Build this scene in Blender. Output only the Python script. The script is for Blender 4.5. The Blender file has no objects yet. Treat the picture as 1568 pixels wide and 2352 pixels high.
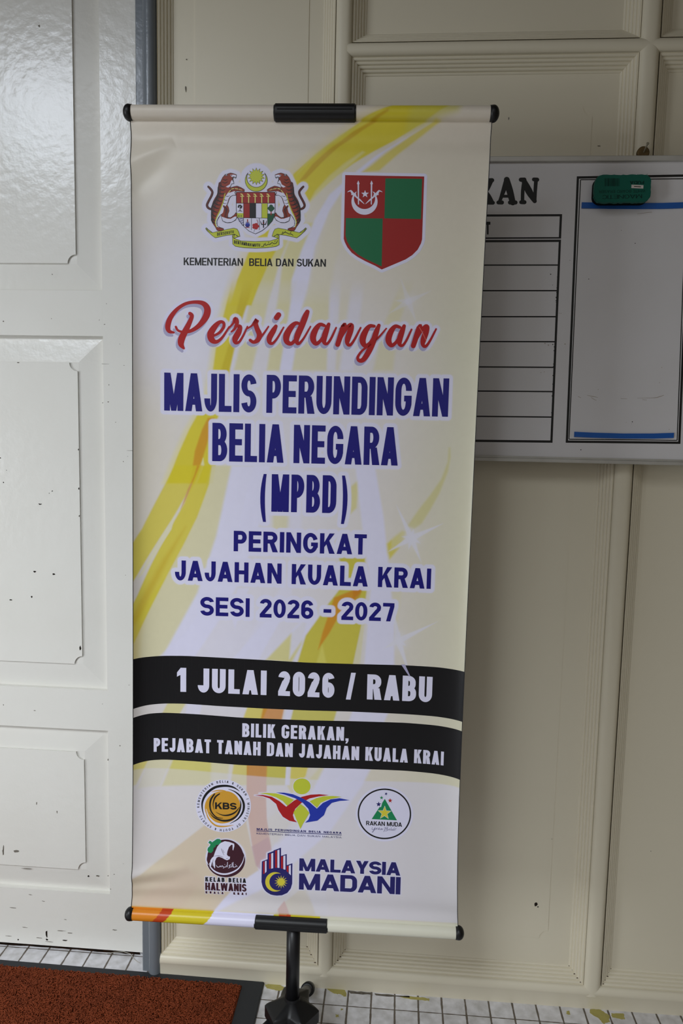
import bpy, bmesh, math, random
import numpy as np
from mathutils import Vector, Matrix
from mathutils.geometry import tessellate_polygon

# ------------------------------------------------------------------ camera
M = np.array([[0.99690737, 0.07567876, 0.02117597],
              [0.02901994, -0.10410112, -0.99414325],
              [-0.07303109, 0.99168326, -0.10597537]])   # rows: right, down, forward
CAM = np.array([0.0, -1.5, 1.21176])
FPX = 1700.0
scene = bpy.context.scene
cam_data = bpy.data.cameras.new('camera')
cam = bpy.data.objects.new('camera', cam_data)
scene.collection.objects.link(cam)
r_, d_, f_ = M
cam.matrix_world = Matrix(((r_[0], -d_[0], -f_[0], CAM[0]), (r_[1], -d_[1], -f_[1], CAM[1]),
                           (r_[2], -d_[2], -f_[2], CAM[2]), (0, 0, 0, 1)))
cam_data.sensor_fit = 'AUTO'
cam_data.sensor_width = 36.0
cam_data.lens = 36.0 * FPX / 2352.0
cam_data.clip_start = 0.01
scene.camera = cam

# ------------------------------------------------------------------ light
scene.view_settings.view_transform = 'Standard'
scene.view_settings.look = 'None'
scene.view_settings.gamma = 1.0
scene.view_settings.exposure = 0.0
world = bpy.data.worlds.new('world')
scene.world = world
world.use_nodes = True
wnt = world.node_tree
wbg = wnt.nodes['Background']
wtc = wnt.nodes.new('ShaderNodeTexCoord'); wsp = wnt.nodes.new('ShaderNodeSeparateXYZ')
wnt.links.new(wtc.outputs['Generated'], wsp.inputs[0])
wcr = wnt.nodes.new('ShaderNodeValToRGB')              # dim ground and trees below, overcast sky above
wcr.color_ramp.elements[0].position = 0.46; wcr.color_ramp.elements[0].color = (0.26, 0.24, 0.20, 1)
wcr.color_ramp.elements[1].position = 0.56; wcr.color_ramp.elements[1].color = (1.0, 0.97, 0.93, 1)
wmr = wnt.nodes.new('ShaderNodeMapRange'); wmr.inputs['From Min'].default_value = -1; wmr.inputs['From Max'].default_value = 1
wnt.links.new(wsp.outputs[2], wmr.inputs['Value']); wnt.links.new(wmr.outputs[0], wcr.inputs[0])
wnt.links.new(wcr.outputs[0], wbg.inputs[0])
wbg.inputs[1].default_value = 0.41


def area(name, loc, target, sx, sy, power, col):
    l = bpy.data.lights.new(name, 'AREA')
    l.shape = 'RECTANGLE'; l.size = sx; l.size_y = sy; l.energy = power; l.color = col
    o = bpy.data.objects.new(name, l)
    o.location = loc
    o.rotation_euler = (Vector(target) - Vector(loc)).to_track_quat('-Z', 'Y').to_euler()
    scene.collection.objects.link(o)
    return o


# daylight from the sky at front left, an added low fill, and the sky strip
k_ = area('open_sky_daylight', (-1.25, -2.95, 3.0), (-1.02, -0.33, -0.12), 1.3, 1.0, 10.5, (0.88, 0.94, 1.0))
k_.data.spread = math.radians(57)
k_ = area('low_left_fill', (-2.9, -2.1, 0.95), (-0.70, 0.0, 1.0), 0.7, 1.0, 5.2, (0.88, 0.94, 1.0))  # unseen low fill added to brighten the door and skirting
k_.data.spread = math.radians(72)
k_ = area('sky_gap_daylight', (-2.4, -3.5, 3.35), (-0.78, 0.06, 1.88), 0.9, 0.75, 1.0, (0.80, 0.88, 1.0))
k_.data.spread = math.radians(32)

# ------------------------------------------------------------------ helpers
C = scene.collection


def s2l(c):
    return c / 12.92 if c <= 0.04045 else ((c + 0.055) / 1.055) ** 2.4


def rgb(r, g, b):
    return (s2l(r / 255), s2l(g / 255), s2l(b / 255), 1.0)


def mat(name, col, rough=0.5, spec=0.5, metal=0.0, bump=None, mottle=None, coat=0.0):
    m = bpy.data.materials.new(name)
    m.use_nodes = True
    nt = m.node_tree
    b = nt.nodes['Principled BSDF']
    b.inputs['Base Color'].default_value = col
    b.inputs['Roughness'].default_value = rough
    b.inputs['Specular IOR Level'].default_value = spec
    b.inputs['Metallic'].default_value = metal
    b.inputs['Coat Weight'].default_value = coat
    tc = nt.nodes.new('ShaderNodeTexCoord')
    if mottle:                                   # (scale, amount, second colour)
        n = nt.nodes.new('ShaderNodeTexNoise')
        n.inputs['Scale'].default_value = mottle[0]; n.inputs['Detail'].default_value = 6
        rmp = nt.nodes.new('ShaderNodeMapRange')
        rmp.inputs['From Min'].default_value = 0.42; rmp.inputs['From Max'].default_value = 0.75
        rmp.inputs['To Max'].default_value = mottle[1]
        mx = nt.nodes.new('ShaderNodeMixRGB')
        mx.inputs[1].default_value = col; mx.inputs[2].default_value = mottle[2]
        nt.links.new(tc.outputs['Object'], n.inputs['Vector'])
        nt.links.new(n.outputs['Fac'], rmp.inputs['Value'])
        nt.links.new(rmp.outputs[0], mx.inputs[0])
        nt.links.new(mx.outputs[0], b.inputs['Base Color'])
    if bump:                                     # (scale, strength, distance)
        n2 = nt.nodes.new('ShaderNodeTexNoise')
        n2.inputs['Scale'].default_value = bump[0]; n2.inputs['Detail'].default_value = 3
        bp = nt.nodes.new('ShaderNodeBump')
        bp.inputs['Strength'].default_value = bump[1]; bp.inputs['Distance'].default_value = bump[2]
        nt.links.new(tc.outputs['Object'], n2.inputs['Vector'])
        nt.links.new(n2.outputs['Fac'], bp.inputs['Height'])
        nt.links.new(bp.outputs[0], b.inputs['Normal'])
    return m


def tag(o, label=None, cat=None, group=None, kind=None):
    if label: o['label'] = label
    if cat: o['category'] = cat
    if group: o['group'] = group
    if kind: o['kind'] = kind
    return o


def link(name, me, parent=None):
    o = bpy.data.objects.new(name, me)
    C.objects.link(o)
    if parent is not None:
        o.parent = parent
        o.matrix_parent_inverse = Matrix.Identity(4)
        root = parent
        off = Vector((0, 0, 0))
        while root is not None:
            off += root.location
            root = root.parent
        if off.length > 0:
            me.transform(Matrix.Translation(-off))
    return o


def mesh(name, verts, faces, mats, parent=None, smooth=False, mids=None):
    me = bpy.data.meshes.new(name)
    me.from_pydata([tuple(v) for v in verts], [], [tuple(f) for f in faces])
    for m in (mats if isinstance(mats, (list, tuple)) else [mats]):
        me.materials.append(m)
    if mids is not None:
        me.polygons.foreach_set('material_index', mids)
    if smooth:
        me.polygons.foreach_set('use_smooth', [True] * len(me.polygons))
    me.update()
    return link(name, me, parent)


def empty(name, loc=(0, 0, 0)):
    o = bpy.data.objects.new(name, None)
    o.location = loc
    o.empty_display_size = 0.1
    C.objects.link(o)
    return o


class MB:
    """collects shapes into one mesh"""
    def __init__(self):
        self.v, self.f, self.sm, self.mi = [], [], [], []

    def add(self, vs, fs, smooth=False, mi=0):
        b = len(self.v)
        self.v += [tuple(x) for x in vs]
        self.f += [tuple(b + i for i in f) for f in fs]
        self.sm += [smooth] * len(fs)
        self.mi += [mi] * len(fs)
        return self

    def box(self, x0, x1, y0, y1, z0, z1, mi=0):
        vs = [(x, y, z) for x in (x0, x1) for y in (y0, y1) for z in (z0, z1)]
        return self.add(vs, [(0, 1, 3, 2), (4, 6, 7, 5), (0, 4, 5, 1), (2, 3, 7, 6), (0, 2, 6, 4), (1, 5, 7, 3)], mi=mi)

    def tube(self, pts, radii, n=20, cap=True, mi=0, smooth=True):
        pts = [Vector(p) for p in pts]
        if not isinstance(radii, (list, tuple)): radii = [radii] * len(pts)
        rings = []
        up = None
        for i, p in enumerate(pts):
            t = (pts[min(i + 1, len(pts) - 1)] - pts[max(i - 1, 0)]).normalized()
            if up is None:
                up = Vector((0, 0, 1)) if abs(t.z) < 0.9 else Vector((1, 0, 0))
            a = (up - t * up.dot(t)).normalized(); up = a
            b = t.cross(a)
            rings.append([p + (a * math.cos(2 * math.pi * k / n) + b * math.sin(2 * math.pi * k / n)) * radii[i] for k in range(n)])
        vs = [v for r in rings for v in r]
        fs = []
        for i in range(len(rings) - 1):
            for k in range(n):
                fs.append((i * n + k, i * n + (k + 1) % n, (i + 1) * n + (k + 1) % n, (i + 1) * n + k))
        self.add(vs, fs, smooth, mi)
        if cap:
            b = len(self.v) - len(vs)
            self.f.append(tuple(b + k for k in range(n))[::-1]); self.sm.append(False); self.mi.append(mi)
            self.f.append(tuple(b + (len(rings) - 1) * n + k for k in range(n))); self.sm.append(False); self.mi.append(mi)
        return self

    def prism(self, poly, fn0, fn1, mi=0):
        """poly 2D outline, fn0/fn1 map a 2D point to the back/front 3D point"""
        n = len(poly)
        vs = [fn0(p) for p in poly] + [fn1(p) for p in poly]
        fs = [(i, (i + 1) % n, n + (i + 1) % n, n + i) for i in range(n)]
        tri = tessellate_polygon([[Vector((p[0], p[1], 0)) for p in poly]])
        fs += [tuple(t) for t in tri] + [tuple(n + i for i in t)[::-1] for t in tri]
        return self.add(vs, fs, False, mi)

    def build(self, name, mats, parent=None, bevel=0.0, segs=2, angle=40):
        me = bpy.data.meshes.new(name)
        me.from_pydata(self.v, [], self.f)
        for m in (mats if isinstance(mats, (list, tuple)) else [mats]):
            me.materials.append(m)
        me.polygons.foreach_set('use_smooth', self.sm)
        me.polygons.foreach_set('material_index', self.mi)
        bm = bmesh.new(); bm.from_mesh(me)
        bmesh.ops.recalc_face_normals(bm, faces=bm.faces)
        bm.to_mesh(me); bm.free()
        me.update()
        o = link(name, me, parent)
        if bevel > 0:
            md = o.modifiers.new('bevel', 'BEVEL')
            md.width = bevel; md.segments = segs; md.limit_method = 'ANGLE'; md.angle_limit = math.radians(angle)
            md.harden_normals = False
        return o


def ray(x, y):
    return M.T @ np.array([(x - 784) / FPX, (y - 1176) / FPX, 1.0])


def onY(x, y, Y):
    r = ray(x, y); return CAM + r * ((Y - CAM[1]) / r[1])


def onZ(x, y, z=0.0):
    r = ray(x, y); return CAM + r * ((z - CAM[2]) / r[2])


# ------------------------------------------------------------------ materials of the room
cream = rgb(228, 220, 198)
M_wall = mat('cream_gloss_paint', cream, 0.38, 0.4, bump=(70, 0.10, 0.002), mottle=(3.0, 0.10, rgb(205, 198, 176)))
M_door = mat('off_white_gloss_paint', rgb(229, 227, 220), 0.2, 0.45, bump=(60, 0.22, 0.003), mottle=(6.0, 0.12, rgb(205, 200, 188)))
M_grey = mat('grey_gloss_paint', rgb(118, 124, 130), 0.22, 0.5, bump=(60, 0.2, 0.003))
M_chip = mat('bare_paint_chip', rgb(38, 30, 24), 0.8, 0.2)
M_scuff = mat('scuff_mark', rgb(120, 114, 104), 0.7, 0.2)
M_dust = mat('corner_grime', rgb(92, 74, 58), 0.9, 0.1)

# ------------------------------------------------------------------ floor
mf = bpy.data.materials.new('small_white_floor_tiles'); mf.use_nodes = True
nt = mf.node_tree; b = nt.nodes['Principled BSDF']
tc = nt.nodes.new('ShaderNodeTexCoord')
sp = nt.nodes.new('ShaderNodeSeparateXYZ'); nt.links.new(tc.outputs['Object'], sp.inputs[0])


def mth(op, a, bb=None, c=None):
    n = nt.nodes.new('ShaderNodeMath'); n.operation = op
    for i, q in enumerate((a, bb, c)):
        if q is None: continue
        if isinstance(q, (int, float)): n.inputs[i].default_value = q
        else: nt.links.new(q, n.inputs[i])
    return n.outputs[0]


TS = 0.0503


def dist_line(sock, ph):
    t = mth('DIVIDE', mth('SUBTRACT', sock, ph), TS)
    fr = mth('SUBTRACT', t, mth('FLOOR', t))
    return mth('MULTIPLY', mth('MINIMUM', fr, mth('SUBTRACT', 1.0, fr)), TS), mth('FLOOR', t)


wob = nt.nodes.new('ShaderNodeTexNoise'); wob.inputs['Scale'].default_value = 60; nt.links.new(tc.outputs['Object'], wob.inputs['Vector'])
wo = mth('MULTIPLY', mth('SUBTRACT', wob.outputs['Fac'], 0.5), 0.0016)
dx, ix = dist_line(sp.outputs[0], -0.022)
dy, iy = dist_line(sp.outputs[1], -0.047)
dmin = mth('ADD', mth('MINIMUM', mth('MULTIPLY', dx, 0.62), dy), wo)
gr = nt.nodes.new('ShaderNodeMapRange'); gr.inputs['From Min'].default_value = 0.0008; gr.inputs['From Max'].default_value = 0.0015
nt.links.new(dmin, gr.inputs['Value'])
cmb = nt.nodes.new('ShaderNodeCombineXYZ'); nt.links.new(ix, cmb.inputs[0]); nt.links.new(iy, cmb.inputs[1])
wn = nt.nodes.new('ShaderNodeTexWhiteNoise'); nt.links.new(cmb.outputs[0], wn.inputs['Vector'])
no = nt.nodes.new('ShaderNodeTexNoise'); no.inputs['Scale'].default_value = 45; no.inputs['Detail'].default_value = 8
nt.links.new(tc.outputs['Object'], no.inputs['Vector'])
cr = nt.nodes.new('ShaderNodeValToRGB')
cr.color_ramp.elements[0].position = 0.3; cr.color_ramp.elements[0].color = rgb(196, 194, 194)
cr.color_ramp.elements[1].position = 0.62; cr.color_ramp.elements[1].color = rgb(232, 231, 235)
nt.links.new(mth('ADD', mth('MULTIPLY', no.outputs['Fac'], 0.85), mth('MULTIPLY', wn.outputs['Value'], 0.14)), cr.inputs[0])
mx = nt.nodes.new('ShaderNodeMixRGB'); mx.inputs[1].default_value = rgb(98, 88, 78)
nt.links.new(gr.outputs[0], mx.inputs[0]); nt.links.new(cr.outputs[0], mx.inputs[2])
nt.links.new(mx.outputs[0], b.inputs['Base Color'])
b.inputs['Roughness'].default_value = 0.42
bp = nt.nodes.new('ShaderNodeBump'); bp.inputs['Distance'].default_value = 0.001; bp.inputs['Strength'].default_value = 0.6
nt.links.new(gr.outputs[0], bp.inputs['Height']); nt.links.new(bp.outputs[0], b.inputs['Normal'])
M_yellow = mat('yellow_paint_splash', rgb(178, 168, 96), 0.55, 0.4, mottle=(60, 0.5, rgb(150, 140, 80)))
M_gap_shade_dirt = mat('door_gap_shade_and_dirt', rgb(34, 27, 22), 0.95, 0.1, mottle=(90, .7, rgb(70, 46, 30)))  # painted shade of the gap under the door, with some dirt
M_cement = mat('dirty_cement_filler', rgb(110, 104, 94), 0.9, 0.2, mottle=(120, 0.8, rgb(70, 64, 56)))


def blob_poly(pts, seed, n=5, amp=0.0012):
    """roughen an outline"""
    rd = random.Random(seed); out = []
    for i, p in enumerate(pts):
        q = pts[(i + 1) % len(pts)]
        for k in range(n):
            t = k / n
            out.append((p[0] + (q[0] - p[0]) * t + rd.uniform(-amp, amp), p[1] + (q[1] - p[1]) * t + rd.uniform(-amp, amp)))
    return out


fl = MB()
fl.add([(-2.6, -2.6, 0), (1.2, -2.6, 0), (1.2, 0.2, 0), (-2.6, 0.2, 0)], [(0, 1, 2, 3)])


def floor_patch(px, seed, mi, h=0.0006):
    pts = [tuple(onZ(x, y)[:2]) for x, y in px]
    pts = blob_poly(pts, seed)
    fl.prism(pts, lambda p: (p[0], p[1], 0.00005), lambda p: (p[0], p[1], h), mi)


floor_patch([(608, 2262), (628, 2258), (655, 2268), (652, 2273), (640, 2276), (612, 2270)], 1, 1)
floor_patch([(747, 2270), (792, 2274), (796, 2290), (789, 2288), (780, 2284), (765, 2282)], 2, 1)
floor_patch([(800, 2276), (850, 2280), (852, 2284), (805, 2283)], 3, 2)
floor_patch([(915, 2288), (960, 2290), (985, 2294), (985, 2299), (962, 2297), (930, 2293)], 4, 1)
floor_patch([(1355, 2319), (1378, 2319), (1398, 2332), (1400, 2348), (1386, 2352), (1376, 2340), (1355, 2328)], 5, 1)
floor_patch([(1403, 2328), (1432, 2329), (1434, 2341), (1426, 2341), (1405, 2337)], 6, 1)
floor_patch([(1301, 2322), (1308, 2322), (1308, 2330), (1301, 2330)], 7, 1)
floor_patch([(771, 2331), (778, 2330), (778, 2336), (771, 2337)], 8, 1)
floor_patch([(783, 2317), (787, 2317), (787, 2320), (783, 2320)], 9, 1)
floor_patch([(860, 2282), (940, 2289), (940, 2292), (862, 2286)], 10, 2)
floor_patch([(0, 2160), (160, 2172), (322, 2186), (322, 2193), (240, 2187), (160, 2180), (80, 2174), (0, 2169)], 11, 3, 0.0004)  # door gap shadow painted onto the tiles, mixed with dirt
tag(fl.build('floor', [mf, M_yellow, M_cement, M_gap_shade_dirt]), kind='structure')

# ------------------------------------------------------------------ back wall of panelled bays
ZT = 2.75                 # how far the wall is built upward
RW = 0.026               # moulding width
RD = 0.025               # moulding depth (panel recess)
wall = MB()
BAYS = [(-0.491, -0.142), (-0.109, 0.4275), (0.4655, 1.25)]      # clear openings between the posts
ROWS = [[(0.0513, ZT)], [(0.0513, 1.930), (1.956, ZT)], [(0.0513, 1.930), (1.956, ZT)]]
wall.box(-0.49, 1.3, RD + 0.008, RD + 0.03, 0.0, ZT)
tag(wall.build('wall_back', M_wall), kind='structure')
wall_o = bpy.data.objects['wall_back']


def stepped_profile():
    """(inset, depth) of the moulding from the post face inwards: a quirk, beads and fillets"""
    pr = [(0.0, 0.000)]
    n = 5
    for i in range(n):
        a0 = i * RW / n; d0 = i * RD / n
        pr += [(a0 + 0.0006, d0 + 0.0028), (a0 + 0.0022, d0 + 0.0024), (a0 + RW / n - 0.0008, d0 + 0.0036), (a0 + RW / n, d0 + RD / n)]
    pr.append((RW, RD + 0.002))
    return pr


PROFILE = stepped_profile()


def bay(x0, x1, z0, z1, field):
    m = MB()
    rings = []
    for ins, dep in PROFILE:
        rings.append([(x0 + ins, dep, z0 + ins), (x1 - ins, dep, z0 + ins), (x1 - ins, dep, z1 - ins), (x0 + ins, dep, z1 - ins)])
    for k in range(4):                               # one strip per side so that mitres stay sharp
        vs = []; fs = []
        for i, r in enumerate(rings):
            vs += [r[k], r[(k + 1) % 4]]
            if i: fs.append((2 * i - 2, 2 * i - 1, 2 * i + 1, 2 * i))
        m.add(vs, fs)
    m.build('moulding', M_wall, wall_o)
    p = MB()
    X0, X1, Z0, Z1 = x0 + RW - 0.002, x1 - RW + 0.002, z0 + RW - 0.002, z1 - RW + 0.002
    p.box(X0, X1, RD, RD + 0.008, Z0, Z1)
    if field:                                        # shallow raised field with scooped corners
        a, bb, c, dd = field
        p.prism(notched(X0 + a, X1 - bb, Z0 + c, Z1 - dd, 0.018), lambda q: (q[0], RD + 0.002, q[1]), lambda q: (q[0], RD - 0.0012, q[1]))
    return p


def notched(x0, x1, z0, z1, r, n=8):
    out = []
    for cx, cz, a0 in ((x0, z0, 90), (x1, z0, 180), (x1, z1, 270), (x0, z1, 360)):
        for i in range(n + 1):
            a = math.radians(a0 - 90 * i / n)
            out.append((cx + r * math.cos(a), cz + r * math.sin(a)))
    return out


def chip(m, px, py, Y, w, h, seed, mi=1):
    """small irregular bare spot lying on the paint"""
    c = onY(px, py, Y); rd = random.Random(seed); n = 9
    sc = 1 / FPX * 1.6
    pts = []
    for k in range(n):
        a = 2 * math.pi * k / n; q = rd.uniform(0.55, 1.1)
        pts.append((c[0] + w * sc * 0.5 * q * math.cos(a), c[2] + h * sc * 0.5 * q * math.sin(a)))
    m.prism(pts, lambda p: (p[0], Y + 0.0003, p[1]), lambda p: (p[0], Y - 0.0003, p[1]), mi)


p = bay(-0.491, -0.142, 0.0513, ZT, (0.045, 0.03, 0.05, 0.02))
chip(p, 426, 204, RD - 0.0012, 3, 14, 3, 2); chip(p, 428, 136, RD - 0.0012, 3, 3, 4, 2)
p.build('panel', [M_wall, M_chip, M_scuff], wall_o)
p = bay(-0.109, 0.4275, 0.0513, 1.930, (0.05, 0.05, 0.06, 0.062))
for i, (x, y, w, h) in enumerate([(1230, 2077, 8, 12), (1235, 2083, 4, 3), (1168, 272, 2, 8), (1375, 335, 8, 1.5), (1267, 1927, 2, 2), (1385, 1962, 2, 2)]):
    chip(p, x, y, RD - 0.0012 if y < 2000 else RD - 0.0014, w, h, i, 1 if i < 2 else 2)
p.build('panel', [M_wall, M_chip, M_scuff], wall_o)
bay(-0.109, 0.4275, 1.956, ZT, None).build('panel', M_wall, wall_o)
p = bay(0.4655, 1.25, 0.0513, 1.930, None)
chip(p, 1494, 1955, RD, 2, 2, 12, 1)
p.build('panel', [M_wall, M_chip], wall_o)
bay(0.4655, 1.25, 1.956, ZT, None).build('panel', M_wall, wall_o)


def half_round(axis, a0, a1, lo, hi, bulge=0.006, rad=0.007):
    """a post (axis z) or rail (axis x) with softly rounded edges, face at Y ~ 0"""
    m = MB()
    prof = []
    n = 12
    w = hi - lo
    for i in range(n + 1):
        t = i / n
        s = abs(2 * t - 1)
        prof.append((lo + w * t, -bulge * (1 - s ** 2.6) + 0.004 * s ** 6))
    prof = [(lo, 0.034)] + prof + [(hi, 0.034)]
    f = (lambda q, a: (q[0], q[1], a)) if axis == 'z' else (lambda q, a: (a, q[1], q[0]))
    vs = [f(q, a0) for q in prof] + [f(q, a1) for q in prof]
    k = len(prof)
    m.add(vs, [(i, i + 1, k + i + 1, k + i) for i in range(k - 1)], True)
    m.add([f(q, a0) for q in prof], [tuple(range(k))]); m.add([f(q, a1) for q in prof], [tuple(range(k))])
    return m


def finish(m, name, mt=M_wall):
    o = m.build(name, mt, None)
    md = o.modifiers.new('edges', 'EDGE_SPLIT'); md.split_angle = math.radians(40)
    return tag(o, kind='structure')


finish(half_round('z', 0.03, ZT, -0.142, -0.109), 'trim_1')
finish(half_round('z', 0.03, ZT, 0.4275, 0.4655), 'trim_2')
finish(half_round('x', -0.118, 1.25, 1.930, 1.956), 'trim_3')
# bottom rail: rounded top, flat face
bb = MB()
prof = [(0.03, 0.0513), (0.006, 0.0513), (0.001, 0.0505), (-0.003, 0.0475), (-0.0055, 0.0425), (-0.006, 0.037), (-0.005, 0.0325), (-0.0035, 0.030), (-0.002, 0.0), (0.03, 0.0)]
k = len(prof)
bb.add([(-0.493, y, z) for y, z in prof] + [(1.3, y, z) for y, z in prof], [(i, i + 1, k + i + 1, k + i) for i in range(k - 1)], True)
bb.add([(-0.493, y, z) for y, z in prof], [tuple(range(k))]); bb.add([(1.3, y, z) for y, z in prof], [tuple(range(k))])
finish(bb, 'baseboard_back')
# grime wedged in the lower mitres beside the posts
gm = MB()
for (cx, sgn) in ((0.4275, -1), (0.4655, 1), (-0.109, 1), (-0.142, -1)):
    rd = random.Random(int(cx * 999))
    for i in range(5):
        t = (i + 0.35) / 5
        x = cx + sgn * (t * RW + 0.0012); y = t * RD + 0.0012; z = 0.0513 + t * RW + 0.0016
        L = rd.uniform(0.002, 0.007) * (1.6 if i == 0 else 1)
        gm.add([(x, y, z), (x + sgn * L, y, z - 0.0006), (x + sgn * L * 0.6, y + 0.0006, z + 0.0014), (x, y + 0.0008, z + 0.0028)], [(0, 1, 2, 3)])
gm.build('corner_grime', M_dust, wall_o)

# unseen slab added overhead, dark to dim the top of the wall 
M_added_ceil = mat('added_ceiling_dark', rgb(96, 84, 70), 0.8, 0.2)
tag(MB().box(-3.0, 1.2, -1.6, 0.3, 2.75, 2.82).build('added_ceiling', M_added_ceil), kind='structure')

tag(MB().box(1.06, 1.16, -2.3, 0.0, 0.0, 2.75).build('added_wall_right', mat('added_wall_dull', rgb(150, 142, 124), 0.6, 0.3)), kind='structure')  # unseen wall added to cut the sky light at the far right
tag(MB().box(-2.6, -1.40, 0.0, 0.12, 0.0, 2.75).build('wall_left', M_wall), kind='structure')
# unseen dark slab added to stop light leaking past the door
tag(MB().box(-2.3, -0.50, 0.105, 0.14, 0.0, ZT).build('door_light_block', mat('light_block_dark', rgb(60, 56, 50), 0.8, 0.2)), kind='structure')

# grey painted door post: flat stop on the left, half-round bead on the right
gp = MB()
prof = [(-0.538, 0.14), (-0.538, 0.012), (-0.536, 0.010), (-0.5235, 0.010), (-0.5225, 0.012)]
for i in range(13):
    a = math.pi * (1 - i / 12)
    prof.append((-0.5068 + 0.0155 * math.cos(a), 0.010 - 0.019 * math.sin(a)))
prof += [(-0.4913, 0.14)]
k = len(prof)
gp.add([(x, y, 0.0) for x, y in prof] + [(x, y, ZT) for x, y in prof], [(i, i + 1, k + i + 1, k + i) for i in range(k - 1)], True)
finish(gp, 'trim_4', M_grey)
gp.v = [(-1.8785 - x, y, z) for x, y, z in gp.v]
finish(gp, 'trim_5', M_grey)

# ------------------------------------------------------------------ door with raised panels
DY = 0.055
door = empty('door_1', (0, 0, 0)); tag(door, kind='structure')
DL, DR = -1.34, -0.540
SL, SR = -1.251, -0.629
PZ = [(0.147, 0.537), (0.630, 1.405), (1.499, 2.22)]
FZ = [(0.202, 0.4835), (0.688, 1.349), (1.555, 2.165)]
Z0, Z1 = 0.009, 2.32


def doorpiece(x0, x1, z0, z1):
    return MB().box(x0, x1, DY, DY + 0.034, z0, z1)


M_doorset = [M_door, M_chip, M_scuff]
doorpiece(DL, SL, Z0, Z1).build('stile', M_doorset, door, 0.0012)
st = doorpiece(SR, DR, Z0, Z1)
rd = random.Random(5)
for i, (x, y, w, h) in enumerate([(250, 884, 2, 3), (283, 1060, 2, 3), (240, 836, 22, 1), (300, 1035, 24, 1.2), (263, 2136, 14, 3), (240, 745, 4, 2), (262, 2008, 3, 3), (248, 1745, 3, 6), (228, 735, 2, 3)]):
    chip(st, x, y, DY, w, h, 20 + i, 2)
for i in range(14):
    chip(st, rd.uniform(235, 300), rd.uniform(600, 2100), DY, rd.uniform(1, 4), rd.uniform(1, 3), 60 + i, 2)
st.build('stile', M_doorset, door, 0.0012)
ra = doorpiece(SL, SR, Z0, PZ[0][0])
for i, (x, y, w, h) in enumerate([(107, 2145, 5, 26), (108, 2158, 7, 6), (42, 2158, 4, 6), (150, 2160, 16, 4), (112, 2163, 30, 2), (160, 2143, 20, 3), (140, 2138, 26, 2), (20, 2150, 22, 2), (7, 1957, 4, 20), (100, 2070, 12, 2), (150, 2112, 8, 2), (90, 2154, 20, 2), (57, 2130, 14, 2), (30, 2085, 18, 2), (70, 2055, 10, 2)]):
    chip(ra, x, y, DY, w, h, 40 + i, 1 if i < 4 else 2)
ra.build('rail', M_doorset, door, 0.0012)
ra = doorpiece(SL, SR, PZ[0][1], PZ[1][0])
chip(ra, 8, 1619, DY, 3, 3, 90, 2); chip(ra, 80, 1632, DY, 6, 2, 91, 2)
ra.build('rail', M_doorset, door, 0.0012)
ra = doorpiece(SL, SR, PZ[1][1], PZ[2][0])
chip(ra, 8, 738, DY, 4, 3, 92, 2); chip(ra, 118, 772 - 40, DY, 3, 2, 93, 2)
ra.build('rail', M_doorset, door, 0.0012)
doorpiece(SL, SR, PZ[2][1], Z1).build('rail', M_doorset, door, 0.0012)
chips = {0: [(37, 1955, 16, 8, 2), (8, 1950, 4, 22, 2), (84, 1845, 2, 10, 2), (131, 1865, 3, 8, 2), (203, 2012, 6, 5, 1), (224, 2012, 8, 4, 2), (60, 1995, 30, 2, 2)],
         1: [(73, 1371, 5, 5, 1), (25, 1378, 9, 3, 1), (80, 1313, 9, 5, 1), (123, 1319, 8, 5, 1), (120, 1128, 3, 3, 1), (113, 1133, 2, 2, 1), (92, 1158, 9, 3, 1), (8, 1108, 3, 3, 1), (180, 1033, 3, 5, 1),
             (181, 1122, 3, 6, 1), (184, 1489, 5, 14, 1), (0, 1052, 6, 3, 1), (42, 833, 6, 3, 2), (182, 1185, 3, 4, 1), (15, 1080, 2, 2, 1)],
         2: [(90, 60, 6, 6, 2), (120, 630, 3, 3, 2)]}
for i, ((a, bz), (fa, fb)) in enumerate(zip(PZ, FZ)):
    fx0, fx1 = -1.195, -0.6855
    pm = MB()
    out = [(SL, DY + 0.012, a), (SR, DY + 0.012, a), (SR, DY + 0.012, bz), (SL, DY + 0.012, bz)]
    inn = [(fx0 - 0.001, DY + 0.0045, fa - 0.001), (fx1 + 0.001, DY + 0.0045, fa - 0.001), (fx1 + 0.001, DY + 0.0045, fb + 0.001), (fx0 - 0.001, DY + 0.0045, fb + 0.001)]
    for k in range(4):
        pm.add([out[k], out[(k + 1) % 4], inn[(k + 1) % 4], inn[k]], [(0, 1, 2, 3)])
    pm.add(inn, [(0, 1, 2, 3)])
    pm.prism(notched(fx0, fx1, fa, fb, 0.018), lambda q: (q[0], DY + 0.006, q[1]), lambda q: (q[0], DY + 0.0005, q[1]))
    pm.box(SL - 0.01, SR + 0.01, DY + 0.0125, DY + 0.02, a - 0.01, bz + 0.01)
    for j, (x, y, w, h, mi) in enumerate(chips[i]):
        chip(pm, x, y, DY + 0.0004 if (x < 190 and y < 2000) else DY + 0.0065, w, h, 100 * i + j, mi)
    pm.build('panel', M_doorset, door)

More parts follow.
